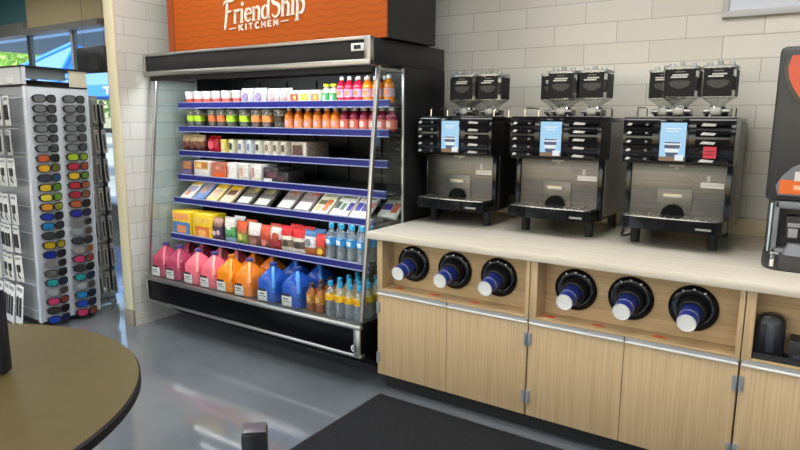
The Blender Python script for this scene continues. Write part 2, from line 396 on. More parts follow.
GL = {  # glyph: (advance, strokes)
 'F': (.62, [([(.2, 1.0), (.19, .5), (.13, -.16), (.10, -.26)], [T, T*1.1, T, .02]), ([(-.06, .84), (.04, .98), (.2, .99), (.45, 1.0), (.62, 1.06)], [.03, .1, .12, .12, .05]), ([(.19, .52), (.34, .53), (.46, .56)], [.1, .1, .06])]),
 'r': (.40, [([(.1, .55), (.1, 0)], T), ([(.0, .53), (.1, .55)], S_), ([(.02, 0), (.2, 0)], S_), (arc(.30, .33, .19, .21, 165, 70, 8), [.06]*4+[.11]*5)]),
 'i': (.27, [([(.12, .55), (.12, 0)], T), ([(.02, .53), (.12, .55)], S_), ([(.03, 0), (.23, 0)], S_), ([(.12, .70), (.14, .84)], T)]),
 'e': (.47, [(arc(.24, .27, .18, .27, 8, 320, 22), [.08]*8+[T]*8+[.07]*7), ([(.08, .29), (.42, .32)], .065)]),
 'n': (.53, [([(.1, .55), (.1, 0)], T), ([(.0, .53), (.1, .55)], S_), ([(.02, 0), (.2, 0)], S_), (arc(.26, .35, .15, .19, 170, 0, 10)+[(.41, 0)], [.06]*5+[T]*7), ([(.33, 0), (.5, 0)], S_)]),
 'd': (.54, [(arc(.23, .27, .17, .27, 40, 330, 20), [.07]*6+[T]*8+[.07]*7), ([(.40, 1.0), (.40, 0)], T), ([(.28, .98), (.40, 1.0)], S_), ([(.40, .01), (.52, .02)], S_)]),
 'S': (.58, [(arc(.29, .76, .20, .22, 20, 230, 14)+arc(.28, .27, .21, .27, 70, -150, 16), [.06]*4+[.1]*8+[.15]*8+[.1]*8+[.05]*4)]),
 'h': (.53, [([(.1, 1.0), (.1, 0)], T), ([(.0, .97), (.1, 1.0)], S_), ([(.02, 0), (.2, 0)], S_), (arc(.26, .35, .15, .19, 170, 0, 10)+[(.41, 0)], [.06]*5+[T]*7), ([(.33, 0), (.5, 0)], S_)]),
 'p': (.52, [([(.1, .55), (.1, -.26)], T), ([(.0, .53), (.1, .55)], S_), ([(.0, -.26), (.22, -.26)], S_), (arc(.26, .27, .17, .27, 150, -150, 20), [.06]*5+[T]*11+[.06]*5)]),
}
b = MB(); word = 'FriendShip'; tot = sum(GL[c][0] for c in word); x = 0; sc = .705/tot; H = .138
for k, ch in enumerate(word):
    adv, st = GL[ch]
    for pts, w in st:
        sp = [(-3.255+sc*(x+px+.16*pz*.6), 2.112+H*pz+.018*(x/tot)) for px, pz in pts]
        ww = [v*.145 for v in w] if isinstance(w, (list, tuple)) else w*.145
        if isinstance(ww, list) and len(ww) != len(sp): ww = (ww+[ww[-1]]*len(sp))[:len(sp)]
        ribbon(b, sp, ww, 2.8135, 2.8205)
    x += adv
lt = P('cream_lettering', 'f0e4d2', .5)
sb(b, 'wordmark', lt, face)['label'] = 'cream hand-drawn FriendShip lettering'
b = MB()
KG = {'K': [[(0, 0), (0, 1)], [(0, .42), (.55, 1)], [(.16, .55), (.6, 0)]], 'I': [[(.1, 0), (.1, 1)]], 'T': [[(.28, 0), (.28, 1)], [(0, .93), (.56, .93)]],
      'C': [arc(.32, .5, .3, .46, 50, 310, 12)], 'H': [[(0, 0), (0, 1)], [(.5, 0), (.5, 1)], [(0, .5), (.5, .5)]], 'E': [[(0, 0), (0, 1)], [(0, .93), (.45, .93)], [(0, .5), (.38, .5)], [(0, .07), (.45, .07)]],
      'N': [[(0, 0), (0, 1)], [(.52, 0), (.52, 1)], [(0, 1), (.52, 0)]]}
adv = {'K': 1.0, 'I': .6, 'T': .98, 'C': 1.0, 'H': .95, 'E': .88, 'N': .6}
x = 0; W = sum(adv[c] for c in 'KITCHEN'); s2 = .34/W
for c in 'KITCHEN':
    for pts in KG[c]: ribbon(b, [(-3.11+s2*(x+p[0]), 2.064+.036*p[1]+.008*x/W) for p in pts], .0088, 2.8135, 2.8205)
    x += adv[c]
sb(b, 'subtitle_lettering', lt, face)['label'] = 'small cream KITCHEN lettering'
for q in (((-3.20, 2.080), (-3.14, 2.082)), ((-2.745, 2.092), (-2.685, 2.094))):
    b = MB(); ribbon(b, q, .0055, 2.8135, 2.8205); sb(b, 'dash', lt, face)

# ------------------------------------------------------------------ products
def pmat(h):
    c = rgb(h); n = 'print_'+h
    lum = max(c)
    k = .72 if lum < .5 else .84
    return noise_mat(n, tuple(v*k for v in c), tuple(min(1, v*1.1+.012) for v in c), (70, 70, 55), .32, 3, lo=.36, hi=.58)
def carton(w, d, h, base, prints=(), name='snack_box', cat='package', bev=.004):
    """front face at y=0, going back to y=d; prints (x0,x1,z0,z1,colour) in fractions of the front face"""
    def mk():
        cols = [base]+[p[4] for p in prints]
        bb = MB(); bb.box(-w/2, w/2, 0, d, 0, h, 0, bev)
        for i, p in enumerate(prints):
            bb.box(-w/2+w*p[0], -w/2+w*p[1], -.0010-.0005*i, .002, h*p[2], h*p[3], i+1)
        o = bb.build(name, [pmat(c) for c in cols]); return tag(o, '', cat)
    return mk
def pouch(w, d, h, zones, name='snack_bag', cat='snack bag', spots=()):
    """pillow bag; zones (z_to_fraction, colour)"""
    def mk():
        cols = [z[1] for z in zones]+[s[4] for s in spots]
        zz = [0, .03, .1, .22, .36, .5, .64, .78, .88, .94, .955, 1.]
        secs = []
        for q in zz:
            t = math.sin(PI*min(1, max(0, q/.95)))**.5 if q < .95 else 0
            secs.append((h*q, w/2*(1-.07*(1-abs(2*q-1))), max(.003, d/2*t), 2.6, 0, d/2))
        def mf(k, i):
            f = (zz[k]+zz[k+1])/2
            for j, z in enumerate(zones):
                if f <= z[0]: return j
            return len(zones)-1
        bb = MB(); bb.sloft(secs, 20, mf=mf)
        for i, sp in enumerate(spots):
            zc = (sp[2]+sp[3])/2; t = math.sin(PI*zc/.95)**.5
            M = Matrix.Translation((w*(sp[0]+sp[1]-1)/2, d/2-d/2*t-.001, h*zc)) @ Matrix.Rotation(PI/2, 4, 'X')
            bb.lathe([(.0001, .002), (w*(sp[1]-sp[0])/2, .001), (w*(sp[1]-sp[0])/2, -.004)], M, 14, m=len(zones)+i)
        o = bb.build(name, [pmat(c) for c in cols]); return tag(o, '', cat)
    return mk
def bottle(h, r, liquid, cap, lab, cap_r=.45, name='juice_bottle', cat='bottle', lab_z=(.25, .6), clear=None, waist=0., lab2=None, sq=2.):
    def mk():
        t = thing(name, '', cat)
        body = clear or P('juice_'+liquid, liquid, .12, coat=.4)
        def sec(q):  # radius along height
            if q < .02: return r*.86
            if q < .60: return r*(1-waist*math.exp(-((q-.42)/.09)**2))
            if q < .84: return r*(1-.62*((q-.60)/.24)**1.5)
            return r*.36
        zz = [0, .02, .06, .15, .25, .34, .42, .5, .56, .6, .66, .72, .78, .84, .87]
        bb = MB(); bb.sloft([(h*q, sec(q), sec(q), sq) for q in zz], 18); bb.build('body', body, t)
        bb = MB(); zl = [lab_z[0]+(lab_z[1]-lab_z[0])*i/5 for i in range(6)]
        rr = []
        for q in zl: rr.append((h*q, sec(q)+.0012, sec(q)+.0012, sq))
        mm = [pmat(lab)]+([pmat(lab2)] if lab2 else [])
        bb.sloft(rr, 18, mf=(lambda k, i: 1 if (lab2 and (i % 9) in (2, 3, 4) and k in (1, 2, 3)) else 0)); bb.build('label_band', mm, t)
        bb = MB(); cr = r*cap_r
        bb.sloft([(h*.865, cr, cr), (h*.985, cr*.96, cr*.96), (h, cr*.8, cr*.8)], 16); bb.build('cap', P('cap_'+cap, cap, .3), t)
        return t
    return mk
def jug(liq, capc, hndl):
    def mk():
        t = thing('drink_jug', '', 'jug')
        bb = MB()
        bb.sloft([(0, .068, .066, 5), (.006, .077, .074, 5.5), (.06, .079, .076, 5.5), (.128, .079, .076, 5.5), (.14, .077, .074, 5), (.165, .06, .062, 4), (.195, .034, .040, 3), (.207, .023, .026, 2.2), (.216, .02, .02, 2), (.228, .02, .02, 2)], 28)
        bb.build('body', P('jug_'+liq, liq, .22, coat=.3), t)
        bb = MB(); bb.tube([(q*.68, -q*.73, z_) for q, z_ in ((.090, .078), (.098, .10), (.096, .132), (.082, .16), (.052, .192), (.022, .212))], .0115, 10)
        bb.build('handle', P('jug_handle_'+hndl, hndl, .25), t)
        bb = MB(); bb.sloft([(.220, .024, .024), (.239, .0235, .0235), (.242, .02, .02)], 18); bb.build('cap', P('cap_'+capc, capc, .35), t)
        bb = MB(); bb.box(-.066, .012, -.0785, -.07, .006, .070, 0, .001); bb.box(-.062, -.002, -.0795, -.0768, .069, .084, 1); bb.box(-.056, -.01, -.0790, -.0780, .048, .055, 1); bb.box(-.056, .002, -.0790, -.0780, .034, .038, 1)
        bb.build('label', [paper, ink], t)
        return t
    return mk

# deck: jugs in two rows
JX = [-3.878, -3.715, -3.514, -3.343, -3.175, -3.0, -2.787, -2.578]
JC = [('b0405a', '4a3a7a', 'd06a7c', 'dark pink'), ('aa3e5c', '4a3a7a', 'd27486', 'dark pink'), ('ec7080', '55458a', 'f4a4a6', 'light pink'), ('ea6c7c', '55458a', 'f6aca8', 'light pink'),
      ('f08a10', 'c87818', 'ffa640', 'orange'), ('ee8428', '5a4a8a', 'ffb070', 'orange'), ('2456b4', '1c3f8c', '4f9ae6', 'blue'), ('1f50b0', '1c3f8c', '4a98e8', 'blue')]
seen = {}
for i, (x, c) in enumerate(zip(JX, JC)):
    seen[c[3]] = seen.get(c[3], 0)+1
    wh = 'left' if i % 2 == 0 else 'right'
    place('jug'+c[0], jug(*c[:3]), (x, 2.732, .3785), '%s drink jug, %s one of its pair at the front of the cooler deck' % (c[3], wh), 'front row drink jugs', .03)
    place('jug'+c[0], jug(*c[:3]), (x+.012, 2.925, .3785), '%s drink jug behind the %s %s jug of the front row' % (c[3], wh, c[3]), 'second row drink jugs', .03)
# deck right: tea and lemon water bottles
for i, x in enumerate((-2.437, -2.365)):
    for r_ in range(3):
        place('tea', bottle(.17, .033, '8a4a18', '4a3a30', 'b87a2c', .55, 'tea_bottle', lab_z=(.30, .64), lab2='d8b070', waist=.05), (x, 2.70+.085*r_, .3785),
              'amber tea bottle with brown cap, %s column, %s from the front' % (('left', 'right')[i], ORD[r_]), 'amber tea bottles')
for i, x in enumerate((-2.288, -2.216, -2.144, -2.075)):
    for r_ in range(4):
        place('lemon', bottle(.205, .033, 'c8d2d6', '2f9fd0', 'e8b818', .45, 'flavoured_water_bottle', lab_z=(.46, .64), clear=water, lab2='d09a10'), (x, 2.70+.085*r_, .3785),
              'yellow banded water bottle, %s column from the left, %s from the front' % (ORD[i], ORD[r_]), 'yellow banded water bottles')

# row 6
z, yf = SH[5]; y0 = yf+.02
for i, (x, prints, nm) in enumerate((
    (-3.83, [(.04, .96, .03, .56, '4a78b8'), (.25, .75, .12, .42, 'd88a50'), (.1, .9, .66, .9, 'f0a060')], 'yellow snack box with blue lower panel'),
    (-3.60, [(.12, .88, .03, .5, 'd0742c'), (.3, .7, .1, .36, 'e8a860'), (.15, .85, .62, .86, 'e8c050')], 'yellow snack box with orange lower panel'))):
    place('ybox%d' % i, carton(.205, .14, .18, 'e8c41c', prints), (x, y0, z), nm+' at the left of the bottom shelf')
bags6 = [(-3.455, .105, .165, [(.25, '5a3a58'), (.6, '43304e'), (.8, '8a6a58'), (1, 'b08a7a')], [(.15, .5, .25, .42, 'd8c0b8'), (.55, .9, .3, .45, 'c8a8b8')], 'purple and brown snack bag'),
    (-3.325, .11, .18, [(.2, '9ab0c8'), (.42, '3c8a58'), (.6, '5aa66a'), (1, 'cfccc6')], [(.3, .75, .55, .75, 'e8e4d8')], 'white bag with green lower part'),
    (-3.205, .105, .165, [(.5, '8a9a48'), (.7, 'b86840'), (1, 'c85020')], [(.3, .7, .25, .45, 'b8c060')], 'orange topped bag with green lower part'),
    (-3.085, .12, .165, [(.45, '7a4a42'), (1, 'd8d2cc')], [(.2, .8, .1, .4, '9a6a5c')], 'white bag with brown window'),
    (-2.975, .10, .16, [(.4, '8a4c40'), (.6, 'b84028'), (1, 'd05030')], [(.2, .7, .15, .4, 'c8786c')], 'orange red snack bag'),
    (-2.885, .10, .155, [(.45, 'a83038'), (1, 'd8d0c8')], [(.3, .9, .5, .7, 'b8503c')], 'white and red snack bag'),
    (-2.785, .108, .175, [(.2, 'e6dfd0'), (.5, '8a7a5a'), (.62, 'e0d8c8'), (1, 'c81c24')], [(.3, .7, .22, .5, '4a4438')], 'tall red bag with dark picture'),
    (-2.682, .105, .17, [(.2, 'e8e0d4'), (.5, '6a5a4c'), (.6, 'e0d4c4'), (1, 'cc1e26')], [(.3, .7, .22, .5, '3a342e')], 'tall red bag with black and white picture'),
    (-2.585, .10, .165, [(.4, 'b86838'), (.72, 'd8d8d8'), (1, '4878a8')], [(.2, .7, .42, .68, '8a8e96')], 'blue topped bag with white disc'),
    (-2.497, .085, .15, [(.15, 'd8c8a0'), (.5, '9a5a28'), (1, 'c83028')], [(.3, .8, .15, .42, 'e0b430')], 'small red bag with yellow picture')]
for i, (x, w, h, zn, sp, nm) in enumerate(bags6):
    place('b6_%d' % i, pouch(w, .06, h, zn, spots=sp), (x, y0, z), nm+' on the bottom shelf')
    if i in (1, 2, 4, 6, 7, 8):
        place('b6_%d' % i, None, (x+.01, y0+.075, z+.0), nm+' behind its twin on the bottom shelf')
for i, x in enumerate((-2.42, -2.338, -2.258, -2.18)):
    for r_ in range(2):
        place('wat', bottle(.229, .036, 'c8d2d6', '2fa6d6', '3a9ad8', .42, 'water_bottle', lab_z=(.42, .62), clear=water, lab2='e8f2f6', waist=.06), (x, y0+.03+.085*r_, z),
              'blue capped water bottle on the bottom shelf, %s from the left, %s row' % (ORD[i], ORD[r_]), 'blue capped water bottles')

# row 5: reclined packs
z, yf = SH[4]
def tray(w, L, base, prints, ang=38):
    def mk():
        cols = [base]+[p[4] for p in prints]
        bb = MB(); bb.box(-w/2, w/2, 0, .022, 0, L, 0, .004)
        for i, p in enumerate(prints): bb.box(-w/2+w*p[0], -w/2+w*p[1], -.0012-.0005*i, .003, L*p[2], L*p[3], i+1, 0)
        bb.xf(Matrix.Rotation(math.radians(-(90-ang)), 4, 'X'))
        me = bb.build('lunch_tray', [pmat(c) for c in cols]); return tag(me, '', 'food package')
    return mk
T5 = [(-3.83, .115, 'dcd8d0', [(.08, .92, .68, .94, 'd8b840'), (.12, .88, .3, .62, 'a8a0b8'), (.25, .6, .12, .34, 'c88060')], 'yellow topped tray with grey window'),
      (-3.69, .115, '6e86b8', [(.1, .9, .45, .95, '9a8e94'), (.2, .7, .3, .6, 'b09080')], 'blue and lilac meat tray'),
      (-3.548, .115, 'dcc888', [(.08, .92, .62, .94, 'd8b02c'), (.2, .8, .14, .5, 'd0a890'), (.3, .7, .5, .62, 'c8c0b0')], 'yellow tray with pink picture'),
      (-3.40, .115, 'd8c4a0', [(.05, .95, .6, .96, 'd0a428'), (.15, .85, .34, .6, '6a4430'), (.2, .6, .1, .32, 'd8b0a0')], 'yellow and brown tray'),
      (-3.228, .135, '5a574e', [(.1, .9, .05, .34, 'c4c4bc'), (.2, .8, .5, .9, '7a7058'), (.65, .95, .62, .85, 'a89040')], 'grey clear-lidded tray'),
      (-3.055, .135, '55534c', [(.1, .9, .05, .34, 'b8b8b0'), (.2, .8, .5, .9, '6c6450'), (.4, .8, .6, .8, '8a8458')], 'dark clear-lidded tray'),
      (-2.842, .13, '7a706c', [(.08, .92, .04, .4, 'b8bcb4'), (.15, .85, .6, .92, '9a7870'), (.3, .9, .74, .9, 'a87858')], 'tray with pale lower half'),
      (-2.688, .13, '857a78', [(.08, .92, .04, .4, 'c0c0bc'), (.15, .85, .6, .92, 'a08880'), (.6, .95, .7, .95, 'b05a50')], 'tray with red corner'),
      (-2.535, .13, 'd6d2b8', [(.1, .9, .36, .56, '6a6a4a'), (.55, .85, .1, .6, 'c86a3c'), (.1, .4, .1, .3, 'b8a070'), (.2, .8, .72, .84, 'a0a088')], 'pale yellow tray with orange strip'),
      (-2.382, .14, 'd8d6cc', [(.05, .3, .26, .56, '4a5a50'), (.4, .6, .2, .5, '5a7a68'), (.75, .98, .2, .55, '3a3a90'), (.15, .9, .74, .84, '8a8878')], 'white tray with green marks'),
      (-2.232, .13, 'dad6d0', [(.08, .4, .25, .6, '403f9c'), (.45, .75, .25, .56, '4a4890'), (.8, .98, .2, .65, 'b85a48'), (.15, .9, .76, .86, '8a8070')], 'white tray with blue marks')]
for i, (x, w, c, pr, nm) in enumerate(T5):
    place('t5_%d' % i, tray(w, .2, c, pr, 36), (x, yf+.02, z+.0175), nm+' leaning back on the fifth shelf')
o = place('t5_x', tray(.13, .19, 'd4d0c6', [(.05, .55, .3, .55, '3c3e9a'), (.6, .95, .2, .6, 'b85a40'), (.15, .9, .74, .84, '9a8c70')]), (-2.1, 2.99, .9425), 'white tray with blue band at the right end of the fifth shelf')

# row 4
z, yf = SH[3]; y0 = yf+.025
R4 = [(-3.868, .12, .115, '5a4a68', [(.1, .95, .05, .4, '6a5a88'), (.3, 1, .5, .95, 'b8764a'), (0, .3, .5, .9, '6a6458')], 'purple and orange sandwich box at the left of the fourth shelf'),
      (-3.692, .165, .12, 'd8d4cc', [(.05, .95, .52, .96, 'd0964c'), (.2, .5, .6, .85, 'e8c880'), (.55, .85, .6, .9, 'b87838')], 'white box with golden food picture'),
      (-3.508, .145, .115, 'c8643c', [(.08, .92, .5, .95, 'b87060'), (.1, .9, .08, .3, 'e05a20'), (.3, .6, .6, .8, 'd89078')], 'orange sandwich box on the fourth shelf'),
      (-3.372, .095, .12, 'd8d6d0', [(.15, .85, .1, .3, 'e8e4dc'), (.05, .2, .3, .8, 'c09088')], 'white carton beside the orange box'),
      (-3.256, .095, .12, 'd6d2c8', [(.1, .5, .3, .75, 'c8a890'), (.05, .95, .06, .26, 'c8c0a8')], 'white carton with tan picture'),
      (-3.134, .095, .12, 'd8d6d0', [(.1, .35, .2, .8, 'b88478'), (.05, .95, .06, .26, 'd0c8b0')], 'white carton with pink strip'),
      (-2.995, .13, .105, '2c2428', [(.0, .6, .05, .32, 'd8d8d8'), (.3, .9, .4, .7, '6a4048'), (.1, .5, .75, .95, '5a4a50')], 'black and white tray pack'),
      (-2.885, .10, .08, '1a1818', [(.1, .6, .3, .7, '503038')], 'dark pack at the end of the fourth shelf')]
for i, (x, w, h, c, pr, nm) in enumerate(R4):
    place('r4_%d' % i, carton(w, .16, h, c, pr), (x, y0, z), nm)

# row 3
z, yf = SH[2]; y0 = yf+.025
for i, x in enumerate((-3.90, -3.815, -3.735)):
    place('r3a', pouch(.082, .07, .13, [(.35, '5a2c30'), (.6, '8a5c40'), (1, 'ccb088')], spots=[(.2, .8, .3, .55, '704038')], name='jerky_bag'), (x, y0, z), 'brown and cream snack bag, %s on the third shelf from the left' % ORD[i], 'brown snack bags')
place('r3r', pouch(.13, .09, .125, [(.3, 'c01830'), (1, 'b81428')], spots=[(.25, .7, .35, .65, 'e05868')]), (-3.60, y0, z), 'shiny red bag on the third shelf')
S3 = [(-3.48, 'd8c860', 'e0d8b0', 'yellow'), (-3.395, 'd4d0b0', '2a2a28', 'black-marked'), (-3.304, 'd8d6d0', '5a6a78', 'white'), (-3.22, 'c8ccd2', '6a7a98', 'pale blue'), (-3.133, 'd8d4c8', '3a3a34', 'dark-dotted'),
      (-3.045, 'd0c8b8', '8a7858', 'tan'), (-2.968, 'c8c0b0', '6a5a40', 'brown'), (-2.896, 'c4bcac', '5a4c3c', 'taupe')]
for i, (x, c, d, nm) in enumerate(S3):
    place('s3_%d' % i, carton(.058, .2, .105, c, [(.2, .8, .35, .75, d), (.1, .9, .06, .2, 'e8e6e0')], bev=.006, name='cheese_pack'), (x, y0, z+.0), 'slim %s pack, %s of the deep packs on the third shelf' % (nm, ORD[i]), 'slim deep packs on the third shelf', -.22)
place('r3e', carton(.13, .22, .105, 'a89c8c', [(.1, .75, .2, .8, '5a4038'), (.8, .95, .15, .9, 'c8c4b8')], name='cheese_pack'), (-2.755, y0, z), 'wide brown and grey pack at the end of the third shelf')

# row 2
z, yf = SH[1]; y0 = yf+.025
def clamshell(lc, dark):
    def mk():
        t = thing('fruit_cup', '', 'snack tub')
        bb = MB(); bb.sloft([(0, .030, .030, 3), (.006, .034, .034, 3), (.11, .037, .037, 3), (.125, .036, .036, 3)], 20, ); bb.build('tub', clear_thin, t)
        bb = MB(); bb.sloft([(.004, .030, .030, 3), (.085, .033, .033, 3)], 16); bb.build('contents', pmat(dark), t)
        bb = MB(); bb.sloft([(.05, .0365, .0365, 3), (.092, .0375, .0375, 3)], 20); bb.build('label_band', pmat(lc), t)
        bb = MB(); bb.sloft([(.119, .038, .038, 3), (.131, .038, .038, 3)], 20); bb.build('lid', P('tub_lid', '9a9a96', .3), t)
        return t
    return mk
R2 = [(-3.85, 'a8d028', '2c3a20', 'lime'), (-3.765, 'a4cc28', '30401e', 'lime'), (-3.615, 'd06a3a', '4a2a20', 'rust'), (-3.52, 'd4703c', '50301e', 'rust'), (-3.42, 'a8d42c', '34481e', 'lime'), (-3.29, 'acd82c', '384c20', 'lime'), (-3.172, 'e88a48', '6a3c22', 'orange'), (-3.068, 'ea8c48', '70402a', 'orange')]
for i, (x, c, d, nm) in enumerate(R2):
    place('r2'+c+nm, clamshell(c, d), (x, y0+.04, z), 'snack tub with %s label, %s tub from the left on the second shelf' % (nm, ORD[i]), 'labelled snack tubs')
    place('r2'+c+nm, None, (x+.01, y0+.13, z), 'snack tub with %s label, behind the %s tub of the second shelf' % (nm, ORD[i]), 'labelled snack tubs behind')
place('r2dark', clamshell('3a2c18', '201a10'), (-2.958, y0+.04, z), 'dark snack tub beside the first orange bottle')
B2 = [-2.874, -2.79, -2.709, -2.629, -2.552, -2.483, -2.41, -2.335, -2.262, -2.192, -2.13, -2.068]
for i, x in enumerate(B2):
    kind = 'orange' if i < 6 else 'maroon'; n = i if i < 6 else i-6
    mk = bottle(.144, .0325, 'e07818' if kind == 'orange' else '8a1c3c', 'e8e0d8' , 'd88850' if kind == 'orange' else 'c86a58', .5, lab_z=(.12, .5), lab2='d8a0b0' if kind == 'orange' else 'd8b8b0', waist=.03)
    for r_ in range(2 if i < 10 else 1):
        place('b2'+kind, mk, (x, y0+.04+.075*r_, z), '%s juice bottle, %s of its colour, %s row of the second shelf' % (kind, ORD[n], ('front', 'back')[r_]), 'juice bottles on the second shelf')

# row 1
z, yf = SH[0]; y0 = yf+.02
def cup_(base, low):
    def mk():
        t = thing('yogurt_cup', '', 'cup')
        bb = MB(); bb.sloft([(0, .033, .033), (.042, .037, .037), (.0421, .037, .037), (.085, .041, .041)], 20, mf=lambda k, i: 1 if k == 0 else 0); bb.build('tub', [pmat(base), pmat(low)], t)
        bb = MB(); bb.sloft([(.083, .0425, .0425), (.093, .0425, .0425)], 20); bb.build('lid', white_pl, t)
        return t
    return mk
for i, x in enumerate((-3.865, -3.768, -3.672, -3.570, -3.469, -3.362)):
    place('ycup', cup_('e8dcd6', 'd05a50'), (x, y0+.045, z), 'white and red cup, %s from the left on the top shelf' % ORD[i], 'white and red cups')
    place('ycup', None, (x+.005, y0+.14, z), 'white and red cup behind the %s cup of the top shelf' % ORD[i], 'white and red cups behind')
for i, x in enumerate((-3.245, -3.12)):
    place('r1p', pouch(.118, .06, .105, [(.3, 'c8c0d0'), (1, 'dcd8dc')], spots=[(.25, .75, .3, .6, '8a7a9a')], name='pastry_pack', cat='pastry pack'), (x, y0, z), '%s lilac and white pastry pack on the top shelf' % ('left', 'right')[i], 'lilac pastry packs')
for i, x in enumerate((-2.998, -2.888)):
    place('r1w', pouch(.105, .06, .10, [(.3, 'd8b8b8'), (1, 'dfd6d2')], spots=[(.3, .8, .45, .65, 'c8a0a0')], name='pastry_pack', cat='pastry pack'), (x, y0, z), '%s pink and white pastry pack on the top shelf' % ('left', 'right')[i], 'pink pastry packs')
for i, (x, c, nm) in enumerate(((-2.795, 'c83a28', 'red'), (-2.71, 'd8b820', 'yellow'), (-2.622, 'd87830', 'orange'))):
    place('r1q%d' % i, carton(.082, .09, .082, 'dcd4cc', [(.12, .92, .12, .72, c), (.4, .7, .3, .6, 'e8c060')], name='snack_box'), (x, y0, z), 'white snack box with %s picture on the top shelf' % nm)
for i, x in enumerate((-2.552, -2.494)):
    place('r1l', bottle(.118, .028, 'd8c8b8', 'd2e020', '38a058', .72, 'lime_drink_bottle', lab_z=(.05, .52), lab2='a8d8b0'), (x, y0+.035, z), '%s lime capped small bottle on the top shelf' % ('left', 'right')[i], 'lime capped bottles')
B1 = [(-2.436, 'red'), (-2.376, 'red'), (-2.308, 'red'), (-2.238, 'orange'), (-2.166, 'orange'), (-2.085, 'orange')]
for i, (x, kind) in enumerate(B1):
    mk = bottle(.158, .032, 'c41c44' if kind == 'red' else 'e88414', 'ecebea', 'b898c0' if kind == 'red' else 'c8a0a8', .42, 'sports_drink_bottle', lab_z=(.22, .52), lab2='e07828', waist=.08)
    for r_ in range(2 if i < 5 else 1):
        place('b1'+kind, mk, (x, y0+.04+.075*r_, z), '%s white capped bottle, %s of its colour, %s row of the top shelf' % (kind, ORD[i % 3], ('front', 'back')[r_]), 'white capped bottles')

# ------------------------------------------------------------------ counter run
YD = 2.687
wt = thing('worktop', 'pale wood laminate worktop running along the tiled wall', 'countertop', (-.3, 3.2, .875))
b = MB(); b.box(-1.992, 1.9, 2.657, 3.755, .876, .914, 0, .003); b.xf(Matrix.Translation((.3, -3.2, -.875))); b.build('slab', laminate, wt)
b = MB(); b.box(-1.95, 1.9, 3.74, 3.7755, .914, 1.005, 0, .003); b.xf(Matrix.Translation((.3, -3.2, -.875))); b.build('backsplash', backsplash_m, wt)
black_kick = mat('black_kick', (.012, .012, .012), .5)
DW = .4444
def cabinet(x0, doors, label, ring_x, stickers, left_end=False):
    t = thing('base_cabinet', label, 'cabinet', (x0, YD, 0))
    w = doors*DW
    T_ = lambda bb: bb.xf(Matrix.Translation((-x0, -YD, 0)))
    yb = 3.70
    b = MB(); b.box(x0+.002, x0+.036, YD, yb, .585, .8755, 0, .001); T_(b).build('side_panel', oak_v, t)
    b = MB(); b.box(x0+w-.022, x0+w-.002, YD, yb, .585, .8755, 0, .001); T_(b).build('side_panel', oak_v, t)
    b = MB(); b.box(x0+.036, x0+w-.022, YD+.115, YD+.13, .6, .8755); T_(b).build('niche_back', oak_h, t)
    b = MB(); b.box(x0+.036, x0+w-.022, YD+.002, YD+.13, .590, .6, 0, .001); T_(b).build('niche_floor', oak_h, t)
    b = MB(); b.box(x0+.002, x0+w-.002, YD+.026, yb, .1, .583); T_(b).build('carcass', oak_v, t)
    b = MB(); b.box(x0+(.012 if left_end else .001), x0+w-.001, YD+.075, yb, .001, .1); T_(b).build('toe_kick', black_kick, t)
    for k in range(doors):
        a = x0+k*DW+(.004 if k == 0 else .0015); c = x0+(k+1)*DW-(.004 if k == doors-1 else .0015)
        b = MB(); b.box(a, c, YD+.002, YD+.022, .1, .566, 0, .001); d = T_(b).build('door', oak_v, t)
        b = MB(); b.box(a+.002, c-.002, YD-.001, YD+.02, .5735, .589, 0); b.box(a+.001, c-.001, YD-.008, YD+.004, .5655, .5735, 1, .0015)
        T_(b).build('edge_pull', [P('pull_grey', '9a9c9c', .35), P('pull_white', 'e2e2de', .3)], d)
        hx = a+.0075 if k == 0 else c-.0075
        for hz in (.49, .20):
            b = MB(); b.box(hx-.009, hx+.009, YD-.008, YD+.002, hz-.03, hz+.03, 0, .002); b.cyl((hx, YD-.009, hz-.032), (hx, YD-.009, hz+.032), .0055, n=10)
            T_(b).build('hinge', mat('hinge_steel', 'a0a5ab', .3, .3), d)
    for sx_ in stickers:
        b = MB(); b.box(sx_-.03, sx_+.03, YD+.040, YD+.062, .6, .6008, 0); b.box(sx_-.018, sx_+.014, YD+.064, YD+.074, .6, .6006, 1)
        T_(b).build('sticker', [P('sticker_orange', 'd4622e', .5), P('sticker_red', 'c8442a', .5)], t)['label'] = 'small orange red sticker'
    return t
CA = -1.945
cabinet(CA, 2, 'left oak base cabinet beside the cooler, with three cup dispensers above its doors', [], [-1.83, -1.605, -1.37], True)
cabinet(CA+2*DW, 2, 'middle oak base cabinet with three cup dispensers above its doors', [], [-.975, -.742, -.482])
cabinet(CA+4*DW, 2, 'right oak base cabinet with a black canister in its open niche', [], [])
def make_disp():
    t = thing('cup_dispenser', '', 'cup dispenser')
    M = Matrix.Rotation(PI/2, 4, 'X')   # local z -> -y
    b = MB(); b.lathe([(.001, 0), (.098, 0), (.100, .006), (.097, .012), (.086, .020), (.074, .022), (.060, .017), (.052, .016), (.001, .016)], M, 40); b.build('flange', black_gloss, t)
    M2 = M @ Matrix.Rotation(math.radians(8), 4, 'X')
    b = MB(); b.lathe([(.058, .012), (.058, .034), (.053, .05), (.045, .052), (.045, .012)], M2, 32); b.build('collar', black_matte, t)
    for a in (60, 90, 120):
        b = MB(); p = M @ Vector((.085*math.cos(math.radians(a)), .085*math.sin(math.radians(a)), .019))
        b.obox(Matrix.Translation(p) @ Matrix.Rotation(math.radians(a), 4, 'Y'), .006, .006, .010, 0, .001); b.build('glint_dot', white_pl, t)  # white dots painting reflections along the top of the flange
    return t
